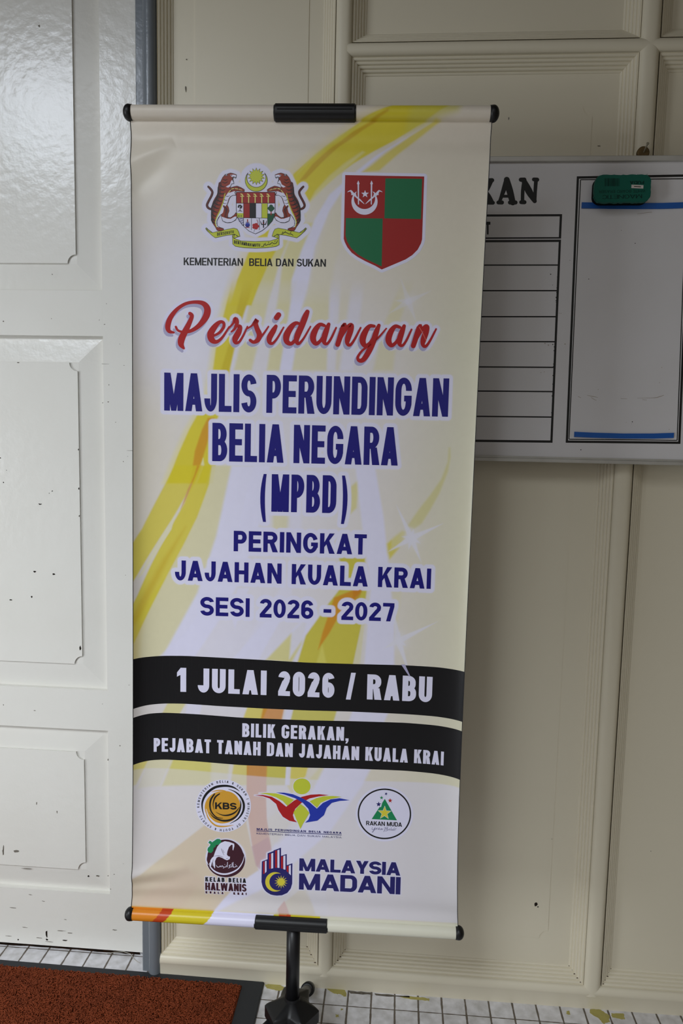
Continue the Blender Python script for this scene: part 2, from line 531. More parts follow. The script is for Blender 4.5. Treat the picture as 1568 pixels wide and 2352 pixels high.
# ------------------------------------------------------------------ banner stand: geometry of the hanging sheet
BW, BH = 0.60, 1.44021
BC = np.array([-0.16405, -0.23281, 1.02784])
yaw, tilt, roll = 0.02308, 0.01345, -0.00328
bx = np.array([math.cos(yaw) * math.cos(roll), math.sin(yaw) * math.cos(roll), math.sin(roll)])
bn = np.array([-math.sin(yaw), math.cos(yaw), 0.0])
bz = np.array([0, 0, 1.0]) * math.cos(tilt) + bn * math.sin(tilt)
bz = bz - bx * (bz @ bx); bz /= np.linalg.norm(bz)
bf = -np.cross(bz, bx); bf = bf if bf[1] < 0 else -bf          # towards the viewer
BO = BC - bx * BW / 2 - bz * BH / 2
TR_ = 0.0120                                                   # upper tube radius
TB_ = 0.0108                                                   # lower tube radius


def uv_of(px, py):
    """photograph point -> place on the flat sheet (metres from its lower left corner)"""
    px = np.asarray(px, float); py = np.asarray(py, float)
    r = np.stack([(px - 784) / FPX, (py - 1176) / FPX, np.ones_like(px)], -1) @ M
    t = ((BO - CAM) @ bf) / (r @ bf)
    P = CAM + r * t[..., None] - BO
    return P @ bx, P @ bz


def px_of(u, v):
    P = BO + np.asarray(u)[..., None] * bx + np.asarray(v)[..., None] * bz - CAM
    c = P @ M.T
    return 784 + FPX * c[..., 0] / c[..., 2], 1176 + FPX * c[..., 1] / c[..., 2]


def sheet(u, v, off=0.0):
    """the sheet: its long edges curl forward between the two tubes, with a few soft folds"""
    u = np.asarray(u, float); v = np.asarray(v, float)
    t = np.clip((v - 0.026) / (BH - 0.052), 0, 1)
    prof = (1 - np.exp(-t / 0.09)) * (1 - np.exp(-(1 - t) / 0.16))
    aL = 0.021 * prof
    aR = 0.021 * prof * (0.45 + 0.60 * (1 - t))
    lam = 0.030
    eL = np.exp(-u / lam); eR = np.exp(-(BW - u) / lam)
    w = aL * eL + aR * eR
    # folds in the upper and lower left corners, and slack above the lower tube
    def ridge(u0, v0, u1, v1, amp, sig):
        du, dv = u1 - u0, v1 - v0; L2 = du * du + dv * dv
        s = np.clip(((u - u0) * du + (v - v0) * dv) / L2, 0, 1)
        d = np.hypot(u - u0 - s * du, v - v0 - s * dv)
        return amp * np.exp(-(d / sig) ** 2) * np.sin(np.pi * np.clip(s, 0.02, 0.98)) ** 0.5
    w = w + ridge(-0.02, 1.335, 0.075, 1.385, 0.0032, 0.013) - ridge(0.0, 1.30, 0.06, 1.345, 0.002, 0.014)
    w = w + ridge(-0.03, 0.085, 0.11, 0.108, 0.0030, 0.011) - ridge(-0.02, 0.068, 0.09, 0.078, 0.0022, 0.010)
    w = w - 0.004 * np.exp(-((v - 0.045) / 0.018) ** 2) - 0.004 * np.exp(-((BH - 0.05 - v) / 0.02) ** 2)
    ush = 0.55 * (aL * eL - aR * eR)
    P = BO + (u + ush)[..., None] * bx + v[..., None] * bz + (w + off)[..., None] * bf
    return P


def ink(name, r, g, b_, rough=0.36):
    return mat(name, rgb(r, g, b_), rough, 0.4)


K_white = ink('print_white', 228, 226, 249)
K_halo = ink('print_white_outline', 232, 230, 242)
K_shade = ink('print_lavender_drop', 176, 172, 206)
K_black = ink('print_black', 14, 13, 17)
K_navy = ink('print_navy', 24, 20, 120)
K_navy2 = ink('print_dark_navy', 32, 28, 104)
K_red = ink('print_red', 178, 22, 26)
K_red2 = ink('print_crest_red', 158, 22, 20)
K_green = ink('print_green', 8, 108, 66)
K_green2 = ink('print_leaf_green', 20, 136, 84)
K_dgreen = ink('print_dark_green', 14, 82, 50)
K_lime = ink('print_yellow_green', 198, 206, 58)
K_gold = ink('print_gold', 214, 158, 50)
K_orange = ink('print_tiger_orange', 146, 48, 24)
K_tiger = ink('print_tiger_brown', 98, 26, 18)
K_blue = ink('print_blue', 32, 54, 172)
K_maroon = ink('print_maroon', 62, 16, 34)
K_sun = ink('print_sun_yellow', 222, 208, 62)
K_pale = ink('print_pale_yellow', 226, 220, 128)


HALOS = []
PRINTS = []


class Print:
    """flat printed shapes laid on the sheet; every layer sits a hair above the one before"""
    def __init__(self, name, label=None, surf=None):
        self.name, self.label, self.items = name, label, []
        self.fine = surf is None
        self.count = 0
        self.surf = surf or (lambda X, Y, o: sheet(*uv_of(X, Y), o))

    def poly(self, pts, m, layer, lvl=None):
        if m is K_halo and self.fine:                # outlines are part of the background print
            HALOS.append((pts, 0.0)); return
        if lvl is None:
            lvl = self.count; self.count += 1
        self.items.append((pts, m, layer, lvl))

    def brush(self, pts, m, layer, w=None, smooth=4, cap=True):
        """stroke through pts (x, y, width); smooth = spline steps"""
        P = [(p[0], p[1], p[2] if len(p) > 2 else w) for p in pts]
        if smooth > 1 and len(P) > 2:
            Q = []
            for i in range(len(P) - 1):
                p0, p1, p2, p3 = P[max(i - 1, 0)], P[i], P[i + 1], P[min(i + 2, len(P) - 1)]
                for k in range(smooth):
                    t = k / smooth
                    Q.append(tuple(0.5 * (2 * b1 + (c1 - a1) * t + (2 * a1 - 5 * b1 + 4 * c1 - d1) * t * t + (3 * b1 - a1 - 3 * c1 + d1) * t ** 3)
                                   for a1, b1, c1, d1 in zip(p0, p1, p2, p3)))
            Q.append(P[-1]); P = Q
        L, R = [], []
        for i in range(len(P)):
            a, c = P[max(i - 1, 0)], P[min(i + 1, len(P) - 1)]
            dx_, dy_ = c[0] - a[0], c[1] - a[1]; n = math.hypot(dx_, dy_) or 1
            nx, ny = -dy_ / n * P[i][2] / 2, dx_ / n * P[i][2] / 2
            L.append((P[i][0] + nx, P[i][1] + ny)); R.append((P[i][0] - nx, P[i][1] - ny))
        if m is K_halo and self.fine:
            for i in range(len(P) - 1): self.poly([L[i], L[i + 1], R[i + 1], R[i]], m, layer)
            for p in P[::2] + P[-1:]: self.disc(p[0], p[1], p[2] / 2, p[2] / 2, m, layer, 12)
            return
        lv = self.count; self.count += 1
        for i in range(len(P) - 1):
            self.poly([L[i], L[i + 1], R[i + 1], R[i]], m, layer, lv)
        if cap:                                      # rounded ends
            for p, q, sg in ((P[0], P[1], -1), (P[-1], P[-2], -1)):
                a = math.atan2(p[1] - q[1], p[0] - q[0]); r = p[2] / 2
                self.poly([(p[0] + r * math.cos(a + math.pi * (k / 8 - .5)), p[1] + r * math.sin(a + math.pi * (k / 8 - .5))) for k in range(9)], m, layer, lv)

    def disc(self, x, y, rx, ry, m, layer, n=48):
        self.poly([(x + rx * math.cos(2 * math.pi * k / n), y + ry * math.sin(2 * math.pi * k / n)) for k in range(n)], m, layer)

    def ring(self, x, y, rx, ry, w, m, layer, n=72, a0=0, a1=360):
        lv = self.count; self.count += 1
        for k in range(n):
            p = math.radians(a0 + (a1 - a0) * k / n); q = math.radians(a0 + (a1 - a0) * (k + 1) / n)
            self.poly([(x + rx * math.cos(p), y + ry * math.sin(p)), (x + rx * math.cos(q), y + ry * math.sin(q)),
                       (x + (rx - w) * math.cos(q), y + (ry - w) * math.sin(q)), (x + (rx - w) * math.cos(p), y + (ry - w) * math.sin(p))], m, layer, lv)

    def outline(self, pts, m, layer, w, closed=True):
        n = len(pts)
        for i in range(n if closed else n - 1):
            a, c = pts[i], pts[(i + 1) % n]
            k = self.count
            self.brush([(a[0], a[1], w), (c[0], c[1], w)], m, layer, smooth=1)

    def halo(self, pts, m, layer, w):
        """the shape grown by w"""
        if m is K_halo and self.fine:
            HALOS.append((pts, w)); return
        self.poly(pts, m, layer)
        n = len(pts)
        for i in range(n):
            a, c = pts[i], pts[(i + 1) % n]
            d = math.hypot(c[0] - a[0], c[1] - a[1])
            if d < 1e-9: continue
            nx, ny = -(c[1] - a[1]) / d * w, (c[0] - a[0]) / d * w
            self.poly([(a[0] + nx, a[1] + ny), (c[0] + nx, c[1] + ny), (c[0] - nx, c[1] - ny), (a[0] - nx, a[1] - ny)], m, layer)
            self.disc(a[0], a[1], w, w, m, layer, 14)

    def star(self, x, y, r0, r1, n, m, layer, rot=-90, ry=1.0):
        self.poly([(x + (r0 if k % 2 == 0 else r1) * math.cos(math.radians(rot + 180 * k / n)), y + ry * (r0 if k % 2 == 0 else r1) * math.sin(math.radians(rot + 180 * k / n))) for k in range(2 * n)], m, layer)

    def build(self, parent, step=0.00005, base=0.00010, into=None):
        mats, vx, vy, vl, fs, mi = [], [], [], [], [], []
        for pts, m, layer, k in self.items:
            if m not in mats: mats.append(m)
            b0 = len(vx); n = len(pts)
            # overlapping pieces of one colour never share a plane exactly
            vx += [p[0] for p in pts]; vy += [p[1] for p in pts]; vl += [base + step * layer + 1.1e-6 * (k % 41)] * n
            if n == 3: tr = [(0, 1, 2)]
            elif n == 4 and self.convex(pts): tr = [(0, 1, 2, 3)]
            elif self.convex(pts): tr = [tuple(range(n))]
            else: tr = tessellate_polygon([[Vector((p[0], p[1], 0)) for p in pts]])
            big = max(max(p[0] for p in pts) - min(p[0] for p in pts), max(p[1] for p in pts) - min(p[1] for p in pts)) > 13
            if big and into is None and self.fine:   # follow the curve of the sheet
                tris = []
                for t in tr:
                    for i in range(1, len(t) - 1): tris.append((pts[t[0]], pts[t[i]], pts[t[i + 1]]))
                vx[b0:], vy[b0:], vl[b0:] = [], [], []
                ids = {}
                def vid(p):
                    key = (round(p[0], 4), round(p[1], 4))
                    if key not in ids:
                        ids[key] = len(vx); vx.append(p[0]); vy.append(p[1]); vl.append(base + step * layer + 1.1e-6 * (k % 41))
                    return ids[key]
                while tris:
                    A, B, D = tris.pop()
                    e = [math.hypot(A[0] - B[0], A[1] - B[1]), math.hypot(B[0] - D[0], B[1] - D[1]), math.hypot(D[0] - A[0], D[1] - A[1])]
                    if max(e) > 14:                  # halve every long side (the same way from both neighbours)
                        mab, mbd, mda = [((p[0] + r[0]) / 2, (p[1] + r[1]) / 2) for p, r in ((A, B), (B, D), (D, A))]
                        L = [x > 14 for x in e]
                        n_ = sum(L)
                        if n_ == 3: tris += [(A, mab, mda), (mab, B, mbd), (mda, mbd, D), (mab, mbd, mda)]
                        elif n_ == 1:
                            if L[0]: tris += [(A, mab, D), (mab, B, D)]
                            elif L[1]: tris += [(B, mbd, A), (mbd, D, A)]
                            else: tris += [(D, mda, B), (mda, A, B)]
                        else:
                            if not L[0]: tris += [(A, B, mbd), (A, mbd, mda), (mda, mbd, D)]
                            elif not L[1]: tris += [(B, D, mda), (B, mda, mab), (mab, mda, A)]
                            else: tris += [(D, A, mab), (D, mab, mbd), (mbd, mab, B)]
                        continue
                    ar = (B[0] - A[0]) * (D[1] - A[1]) - (D[0] - A[0]) * (B[1] - A[1])
                    if abs(ar) < 1e-9: continue
                    f3 = (vid(A), vid(B), vid(D))
                    if len(set(f3)) < 3: continue
                    fs.append(f3 if ar < 0 else f3[::-1]); mi.append(mats.index(m))
                continue
            for t in tr:
                q = [pts[i] for i in t]
                ar = sum(q[i][0] * q[(i + 1) % len(q)][1] - q[(i + 1) % len(q)][0] * q[i][1] for i in range(len(q)))
                t = tuple(t) if ar < 0 else tuple(t)[::-1]
                fs.append(tuple(b0 + i for i in t)); mi.append(mats.index(m))
        P = self.surf(np.array(vx), np.array(vy), np.array(vl))
        if into is not None:                       # marks that belong to the surface itself
            me = into.data; off = sum((Vector(p_.location) for p_ in (into, into.parent)), Vector())
            sl = []
            for m in mats: me.materials.append(m); sl.append(len(me.materials) - 1)
            bm = bmesh.new(); bm.from_mesh(me)
            vb = [bm.verts.new(Vector(p) - off) for p in P]
            for f, i in zip(fs, mi): bm.faces.new([vb[j] for j in f]).material_index = sl[i]
            bm.to_mesh(me); bm.free(); me.update()
            return into
        o = mesh(self.name, P, fs, mats, parent, mids=mi)
        if self.label: o['label'] = self.label
        return o

    @staticmethod
    def convex(pts):
        s = 0; n = len(pts)
        for i in range(n):
            a, b1, c = pts[i], pts[(i + 1) % n], pts[(i + 2) % n]
            z = (b1[0] - a[0]) * (c[1] - b1[1]) - (b1[1] - a[1]) * (c[0] - b1[0])
            if abs(z) < 1e-12: continue
            if s == 0: s = 1 if z > 0 else -1
            elif (z > 0) != (s > 0): return False
        return True


# ------------------------------------------------------------------ lettering: capitals drawn from bars, slants and quarter rings
WID = dict(A=.84, B=.75, C=.76, D=.76, E=.68, F=.62, G=.80, H=.78, I=.0, J=.62, K=.80, L=.62, M=.95, N=.80, O=.84, P=.70, R=.78, S=.74,
           T=.66, U=.74, W=1.14, Y=.76, X=.76, V=.76, **{'0': .66, '1': .34, '2': .64, '6': .66, '7': .62, '-': .42, '/': .46, ',': .0, '(': .17, ')': .17, '&': .72, '|': .0, '!': .0})


def glyph(ch, w, s, b_, ry=.36, rxm=.5):
    """list of polygons; cap height 1, baseline 0, width w, stem s, bar b_"""
    out = []
    gl = [0]

    def put(*ps):
        gl[0] += 1
        out.extend((gl[0], p) for p in ps)
    R = lambda x0, y0, x1, y1: put([(x0, y0), (x1, y0), (x1, y1), (x0, y1)])
    Qd = lambda *p: put(list(p))

    def corner(cx, cy, rx, ry_, a0, f0=0.0, f1=1.0):
        n = 8
        ix, iy = max(rx - s, .0), max(ry_ - b_, .0)
        o = []
        for k in range(n):
            p, q = math.radians(a0 + 90 * (f0 + (f1 - f0) * k / n)), math.radians(a0 + 90 * (f0 + (f1 - f0) * (k + 1) / n))
            o.append([(cx + rx * math.cos(p), cy + ry_ * math.sin(p)), (cx + rx * math.cos(q), cy + ry_ * math.sin(q)),
                      (cx + ix * math.cos(q), cy + iy * math.sin(q)), (cx + ix * math.cos(p), cy + iy * math.sin(p))])
        put(*o)

    def bowl(x0, y0, x1, y1):
        """bars at y0 / y1 from x0, closing at the right in a round"""
        rx = min((x1 - x0) * .75, max(s * 1.25, .34 * w + .06)); r2 = min((y1 - y0) / 2, ry)
        R(x0, y0, x1 - rx, y0 + b_); R(x0, y1 - b_, x1 - rx, y1)
        corner(x1 - rx, y1 - r2, rx, r2, 0); corner(x1 - rx, y0 + r2, rx, r2, 270)
        if y1 - y0 > 2 * r2 + 1e-6: R(x1 - s, y0 + r2, x1, y1 - r2)

    def rnd(x0, y0, x1, y1, parts='tl tr bl br l r', cut=None):
        rx = (x1 - x0) / 2; r2 = min((y1 - y0) / 2, ry * 1.15); cut = cut or {}
        for p in parts.split():
            if p == 'tl': corner(x0 + rx, y1 - r2, rx, r2, 90, *cut.get('tl', (0, 1)))
            if p == 'tr': corner(x1 - rx, y1 - r2, rx, r2, 0, *cut.get('tr', (0, 1)))
            if p == 'bl': corner(x0 + rx, y0 + r2, rx, r2, 180, *cut.get('bl', (0, 1)))
            if p == 'br': corner(x1 - rx, y0 + r2, rx, r2, 270, *cut.get('br', (0, 1)))
            if p == 'l' and y1 - y0 > 2 * r2: R(x0, y0 + r2, x0 + s, y1 - r2)
            if p == 'r' and y1 - y0 > 2 * r2: R(x1 - s, y0 + r2, x1, y1 - r2)
        return r2
    sd = s * 1.08
    if ch in 'IJ|' and ch != 'J': R(0, -.1 if ch == '|' else 0, s, 1)
    elif ch == '!': R(0, .3, s, 1); R(0, 0, s, b_)
    elif ch == 'L': R(0, 0, s, 1); R(0, 0, w, b_)
    elif ch in 'EF':
        R(0, 0, s, 1); R(0, 1 - b_, w, 1); R(0, .5 - b_ / 2 + .01, w * .93, .5 + b_ / 2 + .01)
        if ch == 'E': R(0, 0, w, b_)
    elif ch == 'T': R(0, 1 - b_, w, 1); R(w / 2 - s / 2, 0, w / 2 + s / 2, 1)
    elif ch == 'H': R(0, 0, s, 1); R(w - s, 0, w, 1); R(0, .5 - b_ / 2, w, .5 + b_ / 2)
    elif ch == 'N': R(0, 0, s, 1); R(w - s, 0, w, 1); Qd((0, 1), (sd * .92, 1), (w, 0), (w - sd * .92, 0))
    elif ch == 'M':
        R(0, 0, s, 1); R(w - s, 0, w, 1); k = sd * .8
        Qd((0, 1), (sd, 1), (w / 2 + k * .5, 0), (w / 2 - k * .5, 0)); Qd((w - sd, 1), (w, 1), (w / 2 + k * .5, 0), (w / 2 - k * .5, 0))
    elif ch == 'W':
        k = s * .9
        for a, c in ((0, .26), (.5, .26), (.5, .74), (1, .74)):
            xa = a * w - (0 if a == 0 else k if a == 1 else k / 2); xc = c * w - k / 2
            Qd((xa, 1), (xa + k, 1), (xc + k, 0), (xc, 0))
    elif ch in 'AV':
        t = sd * .5
        f = (lambda y: y) if ch == 'A' else (lambda y: 1 - y)
        Qd((0, f(0)), (sd, f(0)), (w / 2 + t, f(1)), (w / 2 - t, f(1))); Qd((w - sd, f(0)), (w, f(0)), (w / 2 + t, f(1)), (w / 2 - t, f(1)))
        if ch == 'A':
            y0, y1 = .17, .17 + b_
            R(y0 * (w / 2 - t) + .02, y0, w - y0 * (w / 2 - t) - .02, y0 + .001)
            Qd((y0 * (w / 2 - t) + s * .3, y0), (w - y0 * (w / 2 - t) - s * .3, y0), (w - y1 * (w / 2 - t) - s * .3, y1), (y1 * (w / 2 - t) + s * .3, y1))
    elif ch == 'Y':
        Qd((0, 1), (sd * 1.05, 1), (w / 2 + s / 2, .38), (w / 2 - s / 2, .38)); Qd((w - sd * 1.05, 1), (w, 1), (w / 2 + s / 2, .38), (w / 2 - s / 2, .38)); R(w / 2 - s / 2, 0, w / 2 + s / 2, .40)
    elif ch == 'X':
        Qd((0, 1), (sd, 1), (w, 0), (w - sd, 0)); Qd((w - sd, 1), (w, 1), (sd, 0), (0, 0))
    elif ch == 'K':
        R(0, 0, s, 1)
        Qd((w - sd * 1.12, 1), (w * .985, 1), (s * .95, .30), (s * .95, .54)); Qd((s + (w - s) * .18, .50), (s + (w - s) * .42, .70), (w + .01, 0), (w - sd * 1.15, 0))
    elif ch == 'D': R(0, 0, s, 1); bowl(s * .5, 0, w, 1)
    elif ch == 'P': R(0, 0, s, 1); bowl(s * .5, .38, w, 1)
    elif ch == 'R': R(0, 0, s, 1); bowl(s * .5, .42, w * .97, 1); Qd((w * .42, .46), (w * .42 + sd, .46), (w + .01, 0), (w - sd * 1.08, 0))
    elif ch == 'B': R(0, 0, s, 1); bowl(s * .5, .5 - b_ / 2, w * .95, 1); bowl(s * .5, 0, w, .5 + b_ / 2)
    elif ch == 'U': r2 = rnd(0, 0, w, 1, 'bl br'); R(0, r2, s, 1); R(w - s, r2, w, 1)
    elif ch == 'J': r2 = rnd(0, 0, w, .86, 'bl br'); R(w - s, r2, w, 1)
    elif ch in 'O0': rnd(0, 0, w, 1)
    elif ch in 'CG':
        r2 = min(.5, ry * 1.15); c0 = .0 if r2 < .36 else .22
        rnd(0, 0, w, 1, 'tl tr bl br l', dict(tr=(c0, 1), br=(0, 1 if ch == 'G' else 1 - c0)))
        if ch == 'G': R(w - s, min(r2, .3) - .02, w, .53); R(w * .54, .53 - b_ * .95, w, .53)
    elif ch == 'S':
        h = .5 + b_ / 2
        rnd(0, 1 - h, w, 1, 'tl tr bl l', dict(tr=(.12, 1))); rnd(0, 0, w, h, 'tr br bl r', dict(bl=(.12, 1)))
    elif ch == '2':
        h = .56
        rx = w / 2
        rnd(0, 1 - h, w, 1, 'tl tr', dict(tl=(0, .9))); Qd((w, 1 - h / 2), (w - s, 1 - h / 2), (w - s * 1.25, .60), (w - .04, .56)); Qd((w - s * 1.3, .62), (w - .02, .60), (s * 1.2, b_ * .9), (0, b_ * .9)); R(0, 0, w, b_)
    elif ch == '6':
        rnd(0, 0, w, .62); r2 = rnd(0, .3, w, 1, 'tl tr', dict(tr=(.2, 1))); R(0, .28, s, 1 - r2)
    elif ch == '7': R(0, 1 - b_, w, 1); Qd((w - sd, 1 - b_ * .5), (w, 1 - b_ * .5), (w, 1 - b_), (w * .30 + sd, 0), (w * .30, 0), (w - sd, 1 - b_))
    elif ch == '1': R(w - s, 0, w, 1); Qd((0, .80), (0, .80 - b_ * .9), (w - s + .01, .88 - b_ * .9), (w - s + .01, 1))
    elif ch == '-': R(0, .36, w, .36 + b_)
    elif ch == '/': Qd((0, -.04), (s * .8, -.04), (w, 1.04), (w - s * .8, 1.04))
    elif ch == ',': Qd((0, 0), (0, b_), (s, b_), (s, 0)); Qd((s * .35, 0), (s, 0), (s * .55, -.19), (0, -.19))
    elif ch in '()':
        n = 10; sg = 1 if ch == '(' else -1
        pts = []
        for k in range(n + 1):
            t = -1 + 2 * k / n
            x = w * (t * t) ; th = s * (.80 - .30 * t * t)
            pts.append((x, .36 + .64 * t, th))
        for k in range(n):
            a, c = pts[k], pts[k + 1]
            q = [(a[0], a[1]), (a[0] + a[2], a[1]), (c[0] + c[2], c[1]), (c[0], c[1])]
            out.append((1, q if sg > 0 else [(w + s - x, y) for x, y in q]))
    elif ch == '&':
        R_ = ry
        rnd(.08 * w, .50, .78 * w, 1); rnd(0, 0, w * .84, .5 + b_)
        Qd((w * .45, .42), (w * .45 + sd, .46), (w, 0), (w - sd, 0))
    return out


def layout(text, total, s, b_, ry, gap, widen=None):
    """widths so that the line is `total` cap heights long; returns [(polys, x)]"""
    lo, hi = 0.2, 3.0
    def run(k):
        x = 0; res = []
        for i, ch in enumerate(text):
            if ch == ' ': x += (.30 + gap) * k + gap * .5; continue
            w = WID[ch] * k
            w = max(w, s) if ch in 'I|,!' else (max(w, s * 1.6) if ch not in '()' else w)
            adv = (s if ch in 'I|,!' else w) + (s if ch in '()' else 0)
            res.append((ch, x, w)); x += adv + gap
        return x - gap, res
    for _ in range(40):
        k = (lo + hi) / 2
        if run(k)[0] > total: hi = k
        else: lo = k
    return [(glyph(c, w, s, b_, ry), x) for c, x, w in run(lo)[1]]


def textline(pr, text, p0, p1, h0, h1, m, layer, s=.2, b_=.17, ry=.36, gap=.07, halo=0, halo_m=None, halo_layer=1, lean=True, drop=None):
    """baseline from p0 to p1 (photograph points), cap height h0..h1"""
    L = math.hypot(p1[0] - p0[0], p1[1] - p0[1]); h = (h0 + h1) / 2
    def f(X, Y):
        t = X * abs(h) / L
        hh = h0 + (h1 - h0) * t
        x = p0[0] + (p1[0] - p0[0]) * t; y = p0[1] + (p1[1] - p0[1]) * t
        sl = (-0.002 + 0.042 * (x - 300) / 800) if lean else 0
        return (x + sl * Y * hh, y - Y * hh)
    for polys, x in layout(text, L / abs(h), s, b_, ry, gap):
        for lv, g in polys:
            q = [f(x + a, c) for a, c in g]
            pr.poly(q, m, layer, lv)
            if halo: pr.halo(q, halo_m or K_halo, halo_layer, halo)
            if drop: pr.poly([(a + drop[0], c + drop[1]) for a, c in q], drop[2], drop[3])


def textarc(pr, text, cx, cy, rx, ry_, a0, a1, h, m, layer, s=.2, b_=.17, gap=.3, outward=True):
    """capitals round an ellipse from angle a0 to a1 (degrees, clockwise on the picture)"""
    arc = abs(math.radians(a1 - a0)) * (rx + ry_) / 2
    def f(X, Y):
        a = math.radians(a0) + (math.radians(a1 - a0)) * X * h / arc
        k = Y * h
        return (cx + (rx + k) * math.cos(a), cy + (ry_ + k) * math.sin(a))
    for polys, x in layout(text, arc / h, s, b_, .36, gap):
        for lv, g in polys: pr.poly([f(x + a, c) for a, c in g], m, layer, lv)


def Z(ox, oy, k):
    """reader for points noted on an enlarged crop of the photograph"""
    return lambda pts: [((ox + p[0] * k, oy + p[1] * k) + ((p[2] * k,) if len(p) > 2 else ())) for p in pts]


# ------------------------------------------------------------------ banner artwork: soft background painting
def soft_poly(X, Y, pts, soft):
    """coverage 0..1 of a polygon with soft edges"""
    pts = np.array(pts, float); n = len(pts)
    x0, y0 = pts.min(0) - 3 * soft; x1, y1 = pts.max(0) + 3 * soft
    res = np.zeros_like(X)
    sel = (X > x0) & (X < x1) & (Y > y0) & (Y < y1)
    if not sel.any(): return res
    x, y = X[sel], Y[sel]
    dmin = np.full(x.shape, 1e9); inside = np.zeros(x.shape, bool)
    for i in range(n):
        ax, ay = pts[i]; cx, cy = pts[(i + 1) % n]
        ex, ey = cx - ax, cy - ay; L2 = ex * ex + ey * ey + 1e-9
        t = np.clip(((x - ax) * ex + (y - ay) * ey) / L2, 0, 1)
        dmin = np.minimum(dmin, np.hypot(x - ax - t * ex, y - ay - t * ey))
        cond = (ay > y) != (cy > y)
        inside ^= cond & (x < ex * (y - ay) / (ey if abs(ey) > 1e-9 else 1e-9) + ax)
    sd = np.where(inside, dmin, -dmin)
    t = np.clip(sd / (2 * soft) + 0.5, 0, 1)
    res[sel] = t * t * (3 - 2 * t)
    return res


def lin(c):
    return np.array([s2l(v / 255) for v in c])


def blur_noise(X, Y, sc, seed):
    """smooth value noise"""
    rg = np.random.RandomState(seed); T = rg.rand(64, 64)
    x, y = X / sc, Y / sc
    ix, iy = np.floor(x).astype(int), np.floor(y).astype(int)
    fx, fy = x - ix, y - iy
    fx = fx * fx * (3 - 2 * fx); fy = fy * fy * (3 - 2 * fy)
    g = lambda a, c: T[a % 64, c % 64]
    return (g(ix, iy) * (1 - fx) + g(ix + 1, iy) * fx) * (1 - fy) + (g(ix, iy + 1) * (1 - fx) + g(ix + 1, iy + 1) * fx) * fy


z1 = Z(290, 230, 850 / 1568); z2 = Z(290, 640, 850 / 1568); z3 = Z(290, 1080, 850 / 1568); z4 = Z(290, 1500, 850 / 1568); z5 = Z(880, 1050, 220 / 1015)
WHITE_ = (228, 226, 250); YEL = (222, 206, 46); YELD = (206, 170, 38); PALE = (222, 214, 150); PALE2 = (224, 217, 176); CREAM = (226, 219, 200); ORG = (214, 140, 34); LEM = (218, 208, 84)


